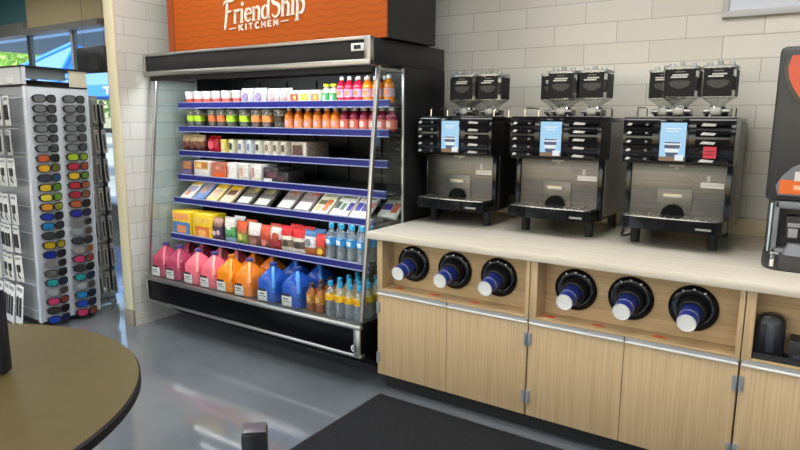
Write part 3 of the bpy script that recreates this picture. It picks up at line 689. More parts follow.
def make_cup():
    t = thing('paper_cup', '', 'cup')
    M2 = Matrix.Rotation(PI/2, 4, 'X') @ Matrix.Rotation(math.radians(8), 4, 'X')
    b = MB(); b.lathe([(.043, .0525), (.0385, .13), (.037, .162), (.034, .1635), (.034, .154)], M2, 32, mf=lambda k, i: 1 if (k == 0 and False) else 0)
    b.lathe([(.0400, .112), (.0402, .114), (.0398, .117), (.0395, .119)], M2, 32, m=1)
    b.build('wall', [P('cup_navy', '1b2c78', .35), P('cup_silver_band', '8e98b8', .3)], t)
    b = MB(); b.lathe([(.001, .1545), (.034, .1545), (.0355, .1585), (.0374, .1637), (.0355, .1645), (.033, .161), (.001, .161)], M2, 32); b.build('base', P('cup_white', 'ecebe8', .5), t)
    return t
DX = [-1.775, -1.518, -1.266, -.872, -.623, -.366]
for i, x in enumerate(DX):
    c = ('left', 'middle')[i//3]; n = ('left', 'centre', 'right')[i % 3]
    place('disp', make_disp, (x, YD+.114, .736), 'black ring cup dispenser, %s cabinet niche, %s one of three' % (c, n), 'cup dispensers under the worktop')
    place('cup', make_cup, (x, YD+.114, .736), 'navy paper cup with white base in the %s dispenser of the %s cabinet' % (n, c), 'paper cups in the dispensers')
# right niche contents
xc = CA+4*DW
b = MB(); b.box(xc+.04, xc+.80, YD+.008, YD+.108, .601, .612, 0, .002); b.box(xc+.04, xc+.80, YD+.008, YD+.013, .612, .626)
tag(b.build('shelf_tray', black_matte), 'shallow black tray lying in the right cabinet niche', 'tray')
t = thing('canister', 'black rounded canister standing in the right cabinet niche', 'canister', (-.077, YD+.062, .6125))
b = MB(); b.sloft([(0, .046, .040, 4), (.004, .05, .042, 4), (.13, .05, .042, 4), (.15, .046, .039, 3.5), (.162, .034, .03, 3), (.166, .015, .014, 2)], 28); b.build('body', mat('canister_black', (.012, .014, .018), .3), t)
b = MB(); b.box(-.012, .016, -.0435, -.0405, .02, .135, 0, .001); b.build('strip', mat('canister_strip', (.03, .036, .05), .3), t)
t = thing('napkin_box', 'black box right of the canister in the right cabinet niche', 'box', (.035, YD+.062, .6125))
b = MB(); b.box(-.045, .045, -.045, .045, 0, .085, 0, .004); b.build('body', black_matte, t)
b = MB(); b.box(-.03, .03, -.0465, -.045, .012, .03, 0); b.build('slot', mat('slot_dark', (.03, .03, .05), .3), t)

# ------------------------------------------------------------------ coffee machines
scr_blue = mat('screen_blue', (.02, .03, .05), .2, emit='98cbec', estr=.95)
scr_white = mat('screen_white', (.02, .02, .02), .2, emit='e4eef4', estr=.9)
scr_dark = mat('screen_dark', (.02, .02, .03), .2, emit='2c4a72', estr=.8)
scr_brown = mat('screen_brown', (.02, .02, .03), .2, emit='8a6a4a', estr=.7)
hop_label = mat('hopper_label', (.008, .008, .009), .5, spec=.25)
beans = noise_mat('coffee_beans', (.02, .012, .008), (.06, .035, .022), (120, 120, 120), .5)
label_txt = P('label_grey_text', 'c4c2bc', .5)
def machine(cx, label, gside, red=False, bright=True):
    t = thing('coffee_machine', label, 'coffee machine', (cx, 3.13, .9145))
    b = MB(); b.box(-.228, .228, .10, .60, .085, .60, 0, .006); b.box(-.236, -.212, .075, .13, .085, .41, 0, .003); b.box(.212, .236, .075, .13, .085, .41, 0, .003)
    b.box(-.23, .23, .02, .60, .60, .618, 0, .004); b.build('body', black_gloss, t)
    for s in (-1, 1):
        b = MB(); x = .2285*s; b.box(min(x, x+.006*s), max(x, x+.006*s), .135, .585, .10, .595, 0, .002)
        b.build('side_panel', side_steel if gside else black_gloss, t)
    b = MB()
    b.prism([(.0, .404), (-.012, .43), (-.012, .60), (.0, .622), (.16, .622), (.16, .404)], 'x', -.2415, .2415); con = b.build('console', black_gloss, t)
    b = MB(); b.box(-.078, .050, -.0155, -.010, .412, .612, 0, .003); b.xf(Matrix()); b.build('screen_bezel', mat('bezel', (.004, .004, .006), .08), con)
    b = MB(); x0, x1, z0, z1, y = -.077+.006, .049-.008, .419, .596, -.0165
    b.box(x0, x1, y, y+.002, z0, z1, 0)
    w = x1-x0
    for k, (a, c) in enumerate(((.18, .8), (.25, .7))): b.box(x0+w*a, x0+w*c, y-.0005, y, z1-.03-k*.012, z1-.025-k*.012, 1)
    b.prism([(x0+w*.28, z0+.02), (x0+w*.70, z0+.02), (x0+w*.80, z0+.075), (x0+w*.18, z0+.075)], 'y', y-.0006, y, 2)
    b.prism([(x0+w*.24, z0+.04), (x0+w*.745, z0+.04), (x0+w*.775, z0+.058), (x0+w*.205, z0+.058)], 'y', y-.0012, y-.0005, 1)
    b.box(x0+w*.15, x0+w*.84, y-.0008, y, z0+.075, z0+.082, 1); b.box(x0+w*.2, x0+w*.78, y-.001, y, z0+.082, z0+.088, 2)
    b.box(x0, x1, y-.0004, y, z0, z0+.02, 3); b.box(x0+w*.62, x0+w*.95, y-.0014, y, z0+.004, z0+.03, 1)
    b.build('screen', [scr_blue, scr_white, scr_dark, scr_brown], con)
    # key rows either side
    for s in (-1, 1):
        for r_ in range(5):
            zc = .588-r_*.0405; x0, x1 = (-.228, -.108) if s < 0 else (.080, .222)
            if red and s > 0 and r_ == 3: x1 = .115
            b = MB(); n = 8; ring = []
            pr = [(-.010, -.016), (-.017, -.012), (-.022, 0), (-.019, .010), (-.010, .016)]
            b.prism([(p[0], zc+p[1]) for p in pr], 'x', x0, x1)
            if s < 0: q = (x0+.004, x0+.03)
            else: q = (x0+.020, x0+.085)
            b.prism([(q[0], zc-.006), (q[1]-.008, zc-.007), (q[1], zc+.003), (q[0]+.01, zc+.007)], 'y', -.0235, -.0195, 1)  # small pale sliver on the key front
            if s < 0: b.box(x0+.09, x0+.102, -.0225, -.019, zc-.006, zc+.004, 2)
            b.build('key', [black_gloss, P('key_white_mark', 'b8b8b6', .3), P('key_grey_icon', '6a6a66', .4)] if (gside and not red) or s < 0 or not gside or r_ != 3 else [black_gloss, black_gloss, black_gloss], con)
    if red:
        b = MB(); b.box(.118, .172, -.0245, -.022, .438, .490, 0); b.box(.126, .164, -.0250, -.0244, .466, .472, 1); b.box(.126, .164, -.0250, -.0244, .452, .458, 1)
        b.build('notice', [P('notice_red', 'c03040', .5), P('notice_dark', '6a1a22', .5)], con)['label'] = 'small square red notice'
    # stainless splash front
    b = MB(); b.box(-.212, .212, .083, .10, .150, .404, 0, .002); sp = b.build('splash_panel', steel, t)
    b = MB(); b.box(-.085, .075, .078, .084, .152, .285, 0, .002); b.build('brew_door', steel, sp)
    b = MB(); b.prism([(-.002+.052*math.cos(PI*k/14)-.005, .150+.055*math.sin(PI*k/14)) for k in range(15)], 'y', .055, .0785); b.build('funnel', mat('funnel_black', (.003, .003, .003), .6, spec=.1), sp)
    b = MB(); b.box(-.055, .035, .066, .078, .238, .254, 0, .004); b.box(-.05, .03, .064, .07, .2495, .256, 1, .001); b.build('handle', [silver, P('handle_pale_edge', 'd8c890', .3)], sp)  # pale yellow strip along the handle's upper edge
    b = MB(); b.box(.105, .205, .0815, .0832, .292, .318, 0); b.box(.112, .2, .0811, .0816, .302, .307, 1); b.box(.13, .145, .0815, .0832, .322, .352, 0); b.build('sticker', [P('sticker_white', 'cfccc4', .5), label_txt], sp)
    b = MB(); b.cyl((.088, .0832, .34), (.088, .0815, .34), .022, n=20); b.build('round_sticker', P('sticker_pale', '9a958c', .5), sp)
    b = MB(); b.box(-.04, .03, .0815, .0832, .385, .396, 0, .0005); b.box(-.012, .004, .0815, .0832, .377, .386, 0); b.build('maker_mark', P('mark_pale', 'bab6ae', .4), sp)
    # drip tray
    b = MB(); prof = [(-.233, .02), (-.225, -.045), (-.19, -.066), (0, -.074), (.19, -.066), (.225, -.045), (.233, .02), (.233, .10), (-.233, .10)]
    b.prism(prof, 'z', .096, .152); tr = b.build('drip_tray', black_gloss, t)
    b = MB(); b.prism([(p[0]*.95, p[1]*.9+.004) for p in prof], 'z', .1515, .1555)
    for k in range(12): b.box(-.2+k*.0355, -.192+k*.0355, -.045, .075, .1555, .1563, 1)
    b.build('grate', [mat('grate_bright', (.66, .65, .62), .25, 1.), mat('grate_slat', (.52, .51, .49), .3, 1.)], tr)
    b = MB()
    b.box(.12, .185, -.0725, -.05, .112, .121, 0); b.build('tray_lettering', P('tray_marks', '8a8a86', .3), tr)
    for x in (-.175, .178):
        for y in (.09, .52):
            b = MB(); b.cyl((x, y, 0), (x, y, .09), .021, .026, 20); b.build('foot', black_rubber, t)
    # bean hoppers
    for (x, y, nm) in ((-.14, .405, 0), (-.035, .235, 1), (.130, .235, 2)):
        w, d = (.079, .082) if nm < 2 else (.072, .078)
        b = MB(); b.sloft([(.700, w-.004, d-.004, 7, x, y), (.705, w, d, 7, x, y), (.838, w, d, 7, x, y)], 36); h = b.build('hopper', clear_pl, t)
        b = MB(); b.sloft([(.738, w-.008, d-.008, 7, x, y), (.80, w-.008, d-.008, 7, x, y)], 36); b.build('beans', beans, h)
        b = MB(); b.sloft([(.700, w-.004, d-.004, 7, x, y), (.672, w-.04, d-.035, 4, x, y), (.66, .036, .036, 2, x, y)], 36); b.build('funnel', clear_pl, h)
        b = MB(); b.sloft([(.618, .055, .055, 2, x, y), (.628, .058, .058, 2, x, y), (.634, .044, .044, 2, x, y), (.65, .048, .048, 2, x, y), (.655, .038, .038, 2, x, y), (.664, .036, .036, 2, x, y)], 20); b.build('collar', chrome, h)
        b = MB(); b.cyl((x-.055, y-.05, .642), (x+.055, y-.05, .642), .012, n=12); b.box(x-.025, x+.025, y-.066, y-.048, .622, .66, 0, .004); b.build('slide_gate', silver_dk, h)
        b = MB(); b.box(x-.048, x+.048, y-.045, y+.05, .619, .652, 0, .006); b.build('valve_body', black_gloss, h)
        b = MB(); b.sloft([(.838, w+.003, d+.003, 7, x, y), (.848, w+.003, d+.003, 7, x, y), (.852, w-.004, d-.004, 7, x, y)], 36)
        for q in (-.045, 0, .05): b.sloft([(.852, .014, .014, 2.5, x+q, y-.04), (.866+.006*(q == 0), .011, .011, 2.5, x+q, y-.04)], 12)
        b.build('lid', mat('lid_clear_grey', (.32, .33, .33), .2, .3), h)
        b = MB(); b.box(x-w+.010, x+w-.010, y-d-.0025, y-d-.0005, .707, .836, 0)
        b.box(x-.022, x+.022, y-d-.003, y-d-.0025, .822, .826, 2)
        b.box(x-.042+.008*nm, x+.036, y-d-.003, y-d-.0025, .806, .813, 1); b.box(x-.042, x+.042-.01*nm, y-d-.003, y-d-.0025, .796, .803, 1)
        b.prism([(x-.05, .776), (x-.03, .783), (x+.03, .783), (x+.05, .776), (x+.04, .758), (x+.012, .745), (x-.012, .745), (x-.04, .758)], 'y', y-d-.003, y-d-.0025, 3)
        b.build('label', [hop_label, label_txt, P('label_dim', '74726c', .5), P('label_shape', '3c3b39', .5)], h)
        b = MB(); b.box(x+w+.0005, x+w+.002, y-d+.02, y+d-.02, .707, .83); b.build('side_label', hop_label, h)
        for q in [h]+list(h.children):
            if q.name.split('.')[0] not in ('collar', 'slide_gate', 'valve_body'): q.location.z += .012 if q is h else 0.
            else: q.location.z -= .004; q.scale.z = 1.0
    for s in (-1, 1):
        b = MB(); b.tube([(.205*s, .09, .617), (.205*s, .09, .66), (.205*s, .10, .668), (.205*s, .28, .668), (.205*s, .29, .66), (.205*s, .29, .617)], .0042, 8); b.build('rail', chrome, t)
    return t
machine(-1.724, 'left coffee machine beside the cooler, with black sides and three bean hoppers', False)
machine(-1.130, 'middle coffee machine of the three, grey sided, with a blue touch screen', True)
machine(-.542, 'right coffee machine with a small red notice beside its touch screen', True, True)
b = MB(); b.tube([(-.885, 3.60, .945), (-.855, 3.55, .925), (-.835, 3.44, .9195), (-.82, 3.36, .9195), (-.80, 3.33, .9195), (-.785, 3.40, .9195), (-.78, 3.62, .93)], .0045, 8)
tag(b.build('power_cord', black_rubber), 'black power cord on the worktop between the middle and right coffee machines', 'cord')

# ------------------------------------------------------------------ drink dispenser at the right
dd = thing('drink_dispenser', 'dark drink dispenser with orange front panel at the right end of the worktop', 'drink dispenser', (.08, 3.2, .9145))
hous = mat('dispenser_charcoal', (.032, .032, .034), .38)
gm = P('dispenser_grey', '6f7278', .4)
def dz(bb, name, m, p=None): bb.xf(Matrix.Translation((-.08, -3.2, -.9145))); return bb.build(name, m, p or dd)
b = MB()
b.box(-.155, .315, 2.94, 3.5, 1.20, 1.812, 0, .02); b.box(-.145, .305, 3.04, 3.5, .96, 1.22, 0, .01); dz(b, 'housing', hous)
b = MB(); b.sloft([(.9145, .228, .27, 6, .08, 3.19), (.93, .232, .275, 6, .08, 3.19), (.985, .228, .268, 6, .08, 3.195), (.992, .215, .25, 6, .08, 3.2)], 36); dz(b, 'base', hous)
pts = [(-.112, 1.775), (-.122, 1.73), (-.116, 1.69), (-.098, 1.65), (-.072, 1.61), (-.035, 1.565), (.01, 1.535), (.08, 1.52)]
pts = pts+[(.16-p[0], p[1]) for p in pts[-2::-1]]
b = MB(); b.prism(pts, 'y', 2.926, 2.942); fp = dz(b, 'front_panel', P('panel_orange', 'c43c0e', .25, coat=.2))
pts2 = [(-.128+.0, 1.78), (-.137, 1.73), (-.130, 1.685), (-.110, 1.64), (-.082, 1.598), (-.042, 1.55), (.006, 1.519), (.08, 1.503)]
pts2 = pts2+[(.16-p[0], p[1]) for p in pts2[-2::-1]]
b = MB(); b.prism(pts2, 'y', 2.934, 2.944); dz(b, 'panel_rim', black_gloss, fp)
# hood line and orange label
hp = [(-.128+.016, 1.225), (-.122, 1.262), (-.105, 1.30), (-.07, 1.34), (-.02, 1.365), (.08, 1.375)]
hp = hp+[(.16-p[0], p[1]) for p in hp[::-1][1:]]
b = MB(); b.prism(hp, 'y', 2.932, 2.944); hb = dz(b, 'label_hood', gm)
b = MB(); b.box(-.108, .27, 2.929, 2.934, 1.232, 1.288, 0); b.box(-.06, .1, 2.9285, 2.9295, 1.25, 1.268, 1); b.box(-.06, -.035, 2.927, 2.934, 1.285, 1.322, 2)
dz(b, 'flavour_label', [P('flavour_orange', 'd8641e', .35), P('flavour_pale', 'eab088', .4), P('flavour_white', 'cfcac6', .4)], hb)
b = MB(); b.box(-.118, -.098, 2.935, 3.05, .985, 1.20, 0, .006); b.box(.258, .278, 2.935, 3.05, .985, 1.20, 0, .006); b.box(-.118, .278, 2.935, 3.05, 1.17, 1.20, 0, .006); b.box(-.118, .278, 2.935, 3.05, .985, 1.005, 0, .004)
dz(b, 'alcove_frame', gm)
b = MB(); b.box(-.098, .258, 3.02, 3.042, 1.005, 1.17); dz(b, 'alcove_back', mat('alcove_back', (.05, .05, .053), .5))
b = MB(); b.box(-.075, .235, 2.955, 3.03, 1.045, 1.14, 0, .006); dz(b, 'nozzle_block', black_matte)
b = MB(); b.box(-.062, -.028, 2.944, 2.956, 1.052, 1.09, 0, .002); b.box(-.066, -.02, 2.946, 2.956, 1.095, 1.112, 0, .002); dz(b, 'tap_label', P('tap_grey', '8a8a8c', .4))
b = MB(); b.sloft([(.985, .075, .03, 2.5, .0, 2.93), (1.03, .06, .024, 2.5, .0, 2.945)], 24); dz(b, 'cup_rest', gm)
b = MB(); b.tube([(-.105, 2.93, .985), (-.105, 2.912, .982), (-.105, 2.905, .965), (-.105, 2.905, .935)], .009, 12); b.cyl((-.115, 2.915, .988), (-.085, 2.915, .988), .006, n=10); dz(b, 'drain_tap', chrome)
b = MB(); b.box(-.131, -.124, 2.938, 2.95, .99, 1.19, 0, .002); dz(b, 'side_trim', P('pale_strip', 'b8ccd6', .3))  # pale trim along the left edge of the alcove frame
# framed board on the wall
fb = thing('wall_board', 'silver framed pale board on the tiled wall above the drink dispenser', 'board', (.2, 3.775, 2.05))
b = MB(); b.box(-.66, .9, -.012, 0, .03, .9); b.build('panel', P('board_pale_blue', 'c6ccd8', .35), fb)
b = MB(); b.box(-.68, .92, -.028, 0, 0, .034, 0, .004); b.box(-.68, -.65, -.028, 0, .03, .9, 0, .004); b.box(.89, .92, -.028, 0, .03, .9, 0, .004); b.box(-.68, .92, -.028, 0, .88, .914, 0, .004); b.build('frame', P('frame_grey', 'b4b4b6', .35), fb)

# ------------------------------------------------------------------ floor mat
mat_m = noise_mat('black_carpet', (.003, .0034, .005), (.014, .0155, .020), (240, 240, 240), .95, 2, bump=.8)
b = MB(); b.box(-1.885, .75, 1.05, 2.635, .0008, .010, 0, .003); t = b.build('floor_mat', mat_m); tag(t, 'black carpet mat on the floor in front of the cabinets', 'mat')
b = MB(); b.box(-1.897, .762, 1.038, 2.647, .0004, .0055, 0, .002); e = b.build('rubber_border', black_rubber, t)

# ------------------------------------------------------------------ table, tablet, chair
tb = thing('round_table', 'round bronze-topped table with black edge in the lower left corner', 'table', (-2.094, .462, 0))
top_m = noise_mat('bronze_laminate', (.095, .072, .026), (.104, .08, .031), (12, 12, 12), .33, 2, spec=.3)
b = MB(); b.lathe([(.001, .738), (.726, .738), (.727, .7402), (.001, .7402)], n=128); b.build('top', top_m, tb, 30)
b = MB(); b.lathe([(.001, .705), (.728, .705), (.733, .71), (.733, .734), (.728, .739), (.715, .7385), (.001, .7375)], n=128); b.build('edge_band', black_matte, tb, 30)
b = MB(); b.cyl((0, 0, .03), (0, 0, .705), .04, n=24); b.build('column', black_matte, tb)
b = MB(); b.lathe([(.001, .0), (.27, .0), (.272, .012), (.1, .03), (.045, .06), (.001, .06)], n=48); b.build('foot_plate', black_matte, tb)
b = MB(); b.lathe([(.001, .69), (.2, .69), (.2, .705), (.001, .705)], n=32); b.build('mounting_plate', black_matte, tb)
tt = thing('table_display', 'dark upright display stand on the bronze table, at the left edge of the photo', 'display', (-2.085, .765, .743), math.radians(30))
b = MB(); b.box(-.10, .10, .0, .045, .0, .262, 0, .010); scn_ = b.build('panel', mat('display_navy', (.012, .014, .022), .25), tt)
b = MB(); b.box(-.085, .085, -.0015, .0005, .03, .245, 0); b.box(.04, .07, -.002, -.001, .15, .17, 1); b.build('screen', [mat('screen_off', (.01, .012, .016), .12), P('red_mark', 'a02830', .4)], tt)
ch = thing('chair', 'black metal chair beside the round table, only its back post tip in view', 'chair', (-.819, .719, 0), math.radians(133))
# local +x runs along the backrest, +y is towards the seat
chm = mat('chair_black', (.01, .011, .014), .3)
for px in (-.2, .2):
    b = MB(); b.box(px-.024, px+.024, -.027, .027, 0, .858, 0, .005); b.build('back_post', chm, ch)
    b = MB(); b.box(px-.022, px+.022, -.025, .025, .8585, .8615, 0, .001); b.build('post_cap', P('cap_grey', '55525a', .3), ch)
    b = MB(); b.box(px-.018, px+.018, .38, .416, 0, .43, 0, .004); b.build('leg', chm, ch)
for z0 in (.50, .62, .74):
    b = MB(); b.box(-.178, .178, -.012, .012, z0, z0+.05, 0, .004); b.build('back_rail', chm, ch)
b = MB(); b.box(-.22, .22, .03, .44, .43, .465, 0, .015); b.build('seat', black_matte, ch)

# ------------------------------------------------------------------ sunglasses tower
TX, TY0, TY1 = -4.545, 2.125, 2.578
tw = thing('sunglasses_rack', 'tall white sunglasses tower with packs hanging on its left face', 'display rack', (TX-.3, 2.37, 0))
tw.rotation_euler = (math.radians(-1.2), 0, 0)
def tz(bb, name, m, p=None, s=35): bb.xf(Matrix.Translation((-(TX-.3), -2.37, 0))); return bb.build(name, m, p or tw, s)
rack_white = P('rack_white', 'cfd4dc', .4)
rack_grey = P('rack_grey', 'a2a5a8', .5)
b = MB(); b.box(TX-.62, TX-.022, TY0+.01, TY1-.005, .05, 1.72); tz(b, 'core', rack_grey)
b = MB(); b.box(TX-.02, TX, TY0, TY1, .04, 1.725, 0, .006); b.box(TX, TX+.012, TY0, TY0+.014, .04, 1.725, 0, .003); b.box(TX, TX+.012, TY1-.014, TY1, .04, 1.725, 0, .003); panel = tz(b, 'glasses_panel', rack_white)
b = MB(); b.box(TX-.6, TX-.03, TY0+.03, TY1-.03, 0.002, .05); tz(b, 'foot', black_matte)
b = MB(); b.box(TX-.62, TX+.004, TY0, TY1, 1.725, 1.735); b.box(TX-.62, TX+.008, TY0-.005, TY1+.005, 1.852, 1.862); b.box(TX-.01, TX+.004, TY0, TY0+.022, 1.735, 1.852, 1); tz(b, 'header_frame', [black_matte, rack_white])
b = MB(); b.box(TX-.012, TX-.002, TY1-.13, TY1, 1.736, 1.851); tz(b, 'header_card', P('card_beige', 'd2ccb6', .6))
b = MB(); b.box(TX-.10, TX-.05, TY0+.03, TY1-.13, 1.78, 1.851); tz(b, 'header_back', P('header_grey', '8fa0a4', .5))
b = MB(); b.box(TX-.03, TX-.006, TY0+.03, TY1-.13, 1.736, 1.765); tz(b, 'header_strip', black_gloss)  # glossy black strip along the lower edge of the header
b = MB(); b.box(TX-.62, TX-.03, TY0+.002, TY0+.010, 1.736, 1.851); b.box(TX-.2, TX-.14, TY0-.012, TY0+.002, 1.745, 1.785, 1); tz(b, 'header_side_card', [P('card_white', 'd6d8d8', .6), white_pl])
for k in range(9):
    b = MB(); b.box(TX-.62, TX-.03, TY0+.002, TY0+.006, .12+k*.19, .128+k*.19); tz(b, 'peg_bar', rack_white)
G_L = ['black']*6+['amber-black', 'yellow-orange', 'blue-black', 'yellow-green', 'lime-yellow', 'orange-yellow', 'blue', 'sky blue', 'dark grey', 'yellow', 'deep blue', 'silver-black', 'dark silver', 'teal', 'silver', 'pink', 'smoke black', 'cobalt blue']
G_R = ['black']*6+['lime', 'red-pink', 'yellow-green', 'red', 'crimson', 'amber-black', 'violet blue', 'silver-black', 'silver', 'dark grey', 'silver-orange', 'pink', 'smoke black', 'teal', 'silver', 'sky blue', 'cobalt blue', 'pink']
GC = {'black': ('7c8288', '4a5058'), 'amber-black': ('c8643c', '1c1c20'), 'yellow-orange': ('e8b428', '7a7a30'), 'blue-black': ('3a4258', '2c5a88'), 'yellow-green': ('e0c030', '6a9a30'), 'lime-yellow': ('e6d848', '78a838'),  # black pairs get paler lenses, with glare painted into the colour
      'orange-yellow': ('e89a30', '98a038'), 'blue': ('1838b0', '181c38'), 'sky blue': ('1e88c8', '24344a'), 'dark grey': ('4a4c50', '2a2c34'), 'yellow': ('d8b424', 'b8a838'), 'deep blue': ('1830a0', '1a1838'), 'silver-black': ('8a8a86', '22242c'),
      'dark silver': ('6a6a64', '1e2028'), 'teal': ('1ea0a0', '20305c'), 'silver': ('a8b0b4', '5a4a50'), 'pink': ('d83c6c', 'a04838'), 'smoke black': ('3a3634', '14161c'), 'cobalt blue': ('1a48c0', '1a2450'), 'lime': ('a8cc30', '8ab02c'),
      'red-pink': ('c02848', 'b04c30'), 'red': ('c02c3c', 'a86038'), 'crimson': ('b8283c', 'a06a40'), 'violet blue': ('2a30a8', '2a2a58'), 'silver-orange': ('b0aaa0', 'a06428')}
frame_dk = mat('glasses_frame', (.015, .015, .018), .25); frame_lt = P('glasses_frame_pale', '6a6a6c', .3)
def glasses(kind):
    ca, cb_ = GC[kind]
    def mk():
        t = thing('sunglasses', '', 'sunglasses')
        def lens_ring(cy, sy, sx_, k):
            k *= 1.24; cy *= 1.2; r = []
            for i in range(16):
                a = 2*PI*i/16; c, s = math.cos(a), math.sin(a)
                u = math.copysign(abs(c)**.75, c)*.030*k; v = math.copysign(abs(s)**.8, s)*.0205*k+(-.002 if s < 0 else 0)
                y = cy+u; r.append((.030-4.6*y*y+sx_, y, v))
            return r
        fb_ = MB()
        for cy in (-.034, .034):
            fb_.loft([lens_ring(cy, 0, .003, 1.12), lens_ring(cy, 0, -.002, 1.12)])
        fb_.tube([(.036, -.008, .009), (.0375, 0, .011), (.036, .008, .009)], .0028, 8)
        for s in (-1, 1): fb_.tube([(-.006, .078*s, .006), (-.013, .079*s, .006), (-.030, .075*s, .004)], .003, 6)
        fb_.build('frame', frame_lt if kind.startswith('silver') else frame_dk, t)
        for cy, c in ((-.034, ca), (.034, cb_)):  # second lens mostly painted darker, shading for its wraparound angle
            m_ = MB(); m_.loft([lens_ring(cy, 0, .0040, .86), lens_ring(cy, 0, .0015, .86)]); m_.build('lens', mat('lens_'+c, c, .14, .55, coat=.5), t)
        return t
    return mk
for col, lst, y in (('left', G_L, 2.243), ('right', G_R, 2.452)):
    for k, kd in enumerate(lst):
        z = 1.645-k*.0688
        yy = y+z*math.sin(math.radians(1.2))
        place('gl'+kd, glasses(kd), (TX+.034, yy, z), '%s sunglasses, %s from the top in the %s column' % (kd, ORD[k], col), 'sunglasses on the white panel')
# hanging packs
def hang(w, h, card, prod, kind, th=.008):
    def mk():
        t = thing('hanging_pack', '', 'package')
        bb = MB(); bb.box(-w/2, w/2, 0, .0025, -h, 0, 0, .0008); bb.box(-w*.35, w*.35, -.0006, 0, -h*.16, -h*.06, 1); bb.build('card', [pmat(card), P('print_grey', '9a9c9e', .5)], t)
        bb = MB()
        if kind == 'plug': 
            bb.box(-w*.2, w*.2, -th, 0, -h*.62, -h*.34, 0, .003); bb.tube([(0, -th/2, -h*.62), (-w*.15, -th/2, -h*.75), (w*.12, -th/2, -h*.86)], .004, 6)
        elif kind == 'pair':
            for q in (-.2, .2): bb.box(w*q-w*.1, w*q+w*.1, -th, 0, -h*.8, -h*.3, 0, .002)
        else: 
            bb.cyl((0, -.003, -h*.88), (0, -.003, -h*.22), w*.16, w*.2, 10)
        bb.build('product', pmat(prod), t)
        bb = MB(); bb.tube([(0, .07, .006), (0, -.016, .006), (0, -.02, .014)], .002, 6); bb.build('peg_hook', silver, t)
        return t
    return mk
rows = [(1.66, .165, 'dcdcda', 'pair', '2a2a2c'), (1.43, .14, 'c4c4c2', 'bar', '34343a'), (1.235, .16, 'd4d4d0', 'plug', '2c2c30'), (.985, .175, 'd8d8d4', 'plug', '3a3a40'), (.765, .16, 'dcdcda', 'pair', '2a2a2a'), (.55, .155, 'dedcd2', 'plug', '2c2c30'), (.335, .25, 'e8e8e4', 'pair', '18181a')]
for r_, (z, h, c, kd, pc) in enumerate(rows):
    for k in range(5):
        x = TX-.075-k*.092
        o = place('hg%d' % r_, hang(.086, h*1.22, c, pc, kd), (x, TY0-.085+z*.021-(.012 if k % 2 else 0), z), 'carded pack, %s from the tower corner, %s row from the top of its left face' % (ORD[k], ORD[r_]), 'carded packs on the left face', random.uniform(-.12, .12))
        o.rotation_euler[1] = random.uniform(-.05, .05)+(.22 if r_ == 6 else 0)
# second rack behind
X2 = -4.80
r2 = thing('accessory_rack', 'grey accessory rack of hanging packs behind the sunglasses tower', 'display rack', (X2-.2, 2.75, 0))
def rz_(bb, name, m, p=None): bb.xf(Matrix.Translation((-(X2-.2), -2.75, 0))); return bb.build(name, m, p or r2)
b = MB(); b.box(X2-.16, X2-.145, 2.64, 2.915, .08, 1.69); rz_(b, 'back_panel', P('rack_mesh_grey', '9a9c9c', .6))
b = MB(); b.box(X2-.16, X2-.10, 2.915, 2.935, .02, 1.62); rz_(b, 'post', mat('post_dark', (.04, .042, .045), .4))
b = MB(); b.box(X2-.35, X2-.09, 2.64, 2.93, .002, .05, 0, .01); rz_(b, 'foot', rack_grey)
for k in range(7):
    b = MB(); b.box(X2-.145, X2-.135, 2.64, 2.915, 1.655-k*.236, 1.675-k*.236); rz_(b, 'peg_bar', P('bar_pale', 'b8babc', .4))
for r_ in range(7):
    for k in range(4):
        y = 2.705+k*.062; z = 1.655-r_*.236
        o = place('hr%d' % (r_ % 2), hang(.034, .19, ('a8a8a0', 'b4b2aa')[r_ % 2], ('3a3a3c', '46464a')[r_ % 2], 'bar', .01), (X2-.04, y, z), 'slim hanging pack, %s from the left in the %s row of the rear rack' % (ORD[k], ORD[r_]), 'slim packs on the accessory rack', PI/2-.3)
        o.rotation_euler[0] = -.16
# hanging monitor
mo = thing('hanging_monitor', 'black monitor hanging in front of the storefront window', 'monitor', (-6.80, 4.0, 2.0))
b = MB(); b.box(-.29, .27, -.02, .05, 0, .285, 0, .008); b.build('case', mat('monitor_black', (.012, .013, .015), .35), mo)
b = MB(); b.box(-.05, .14, -.0225, -.019, .03, .20, 0); b.box(-.04, .06, -.024, -.021, .215, .228, 1); b.build('panel', [mat('monitor_panel', (.03, .033, .037), .3), P('monitor_mark', '55585c', .4)], mo)
b = MB(); b.cyl((-.2, .03, .285), (-.2, .03, CH-2.0), .0018, n=8); b.build('hanging_wire', black_matte, mo)
b = MB(); b.cyl((.2, .03, .285), (.2, .03, CH-2.0), .0018, n=8); b.build('hanging_wire', black_matte, mo)

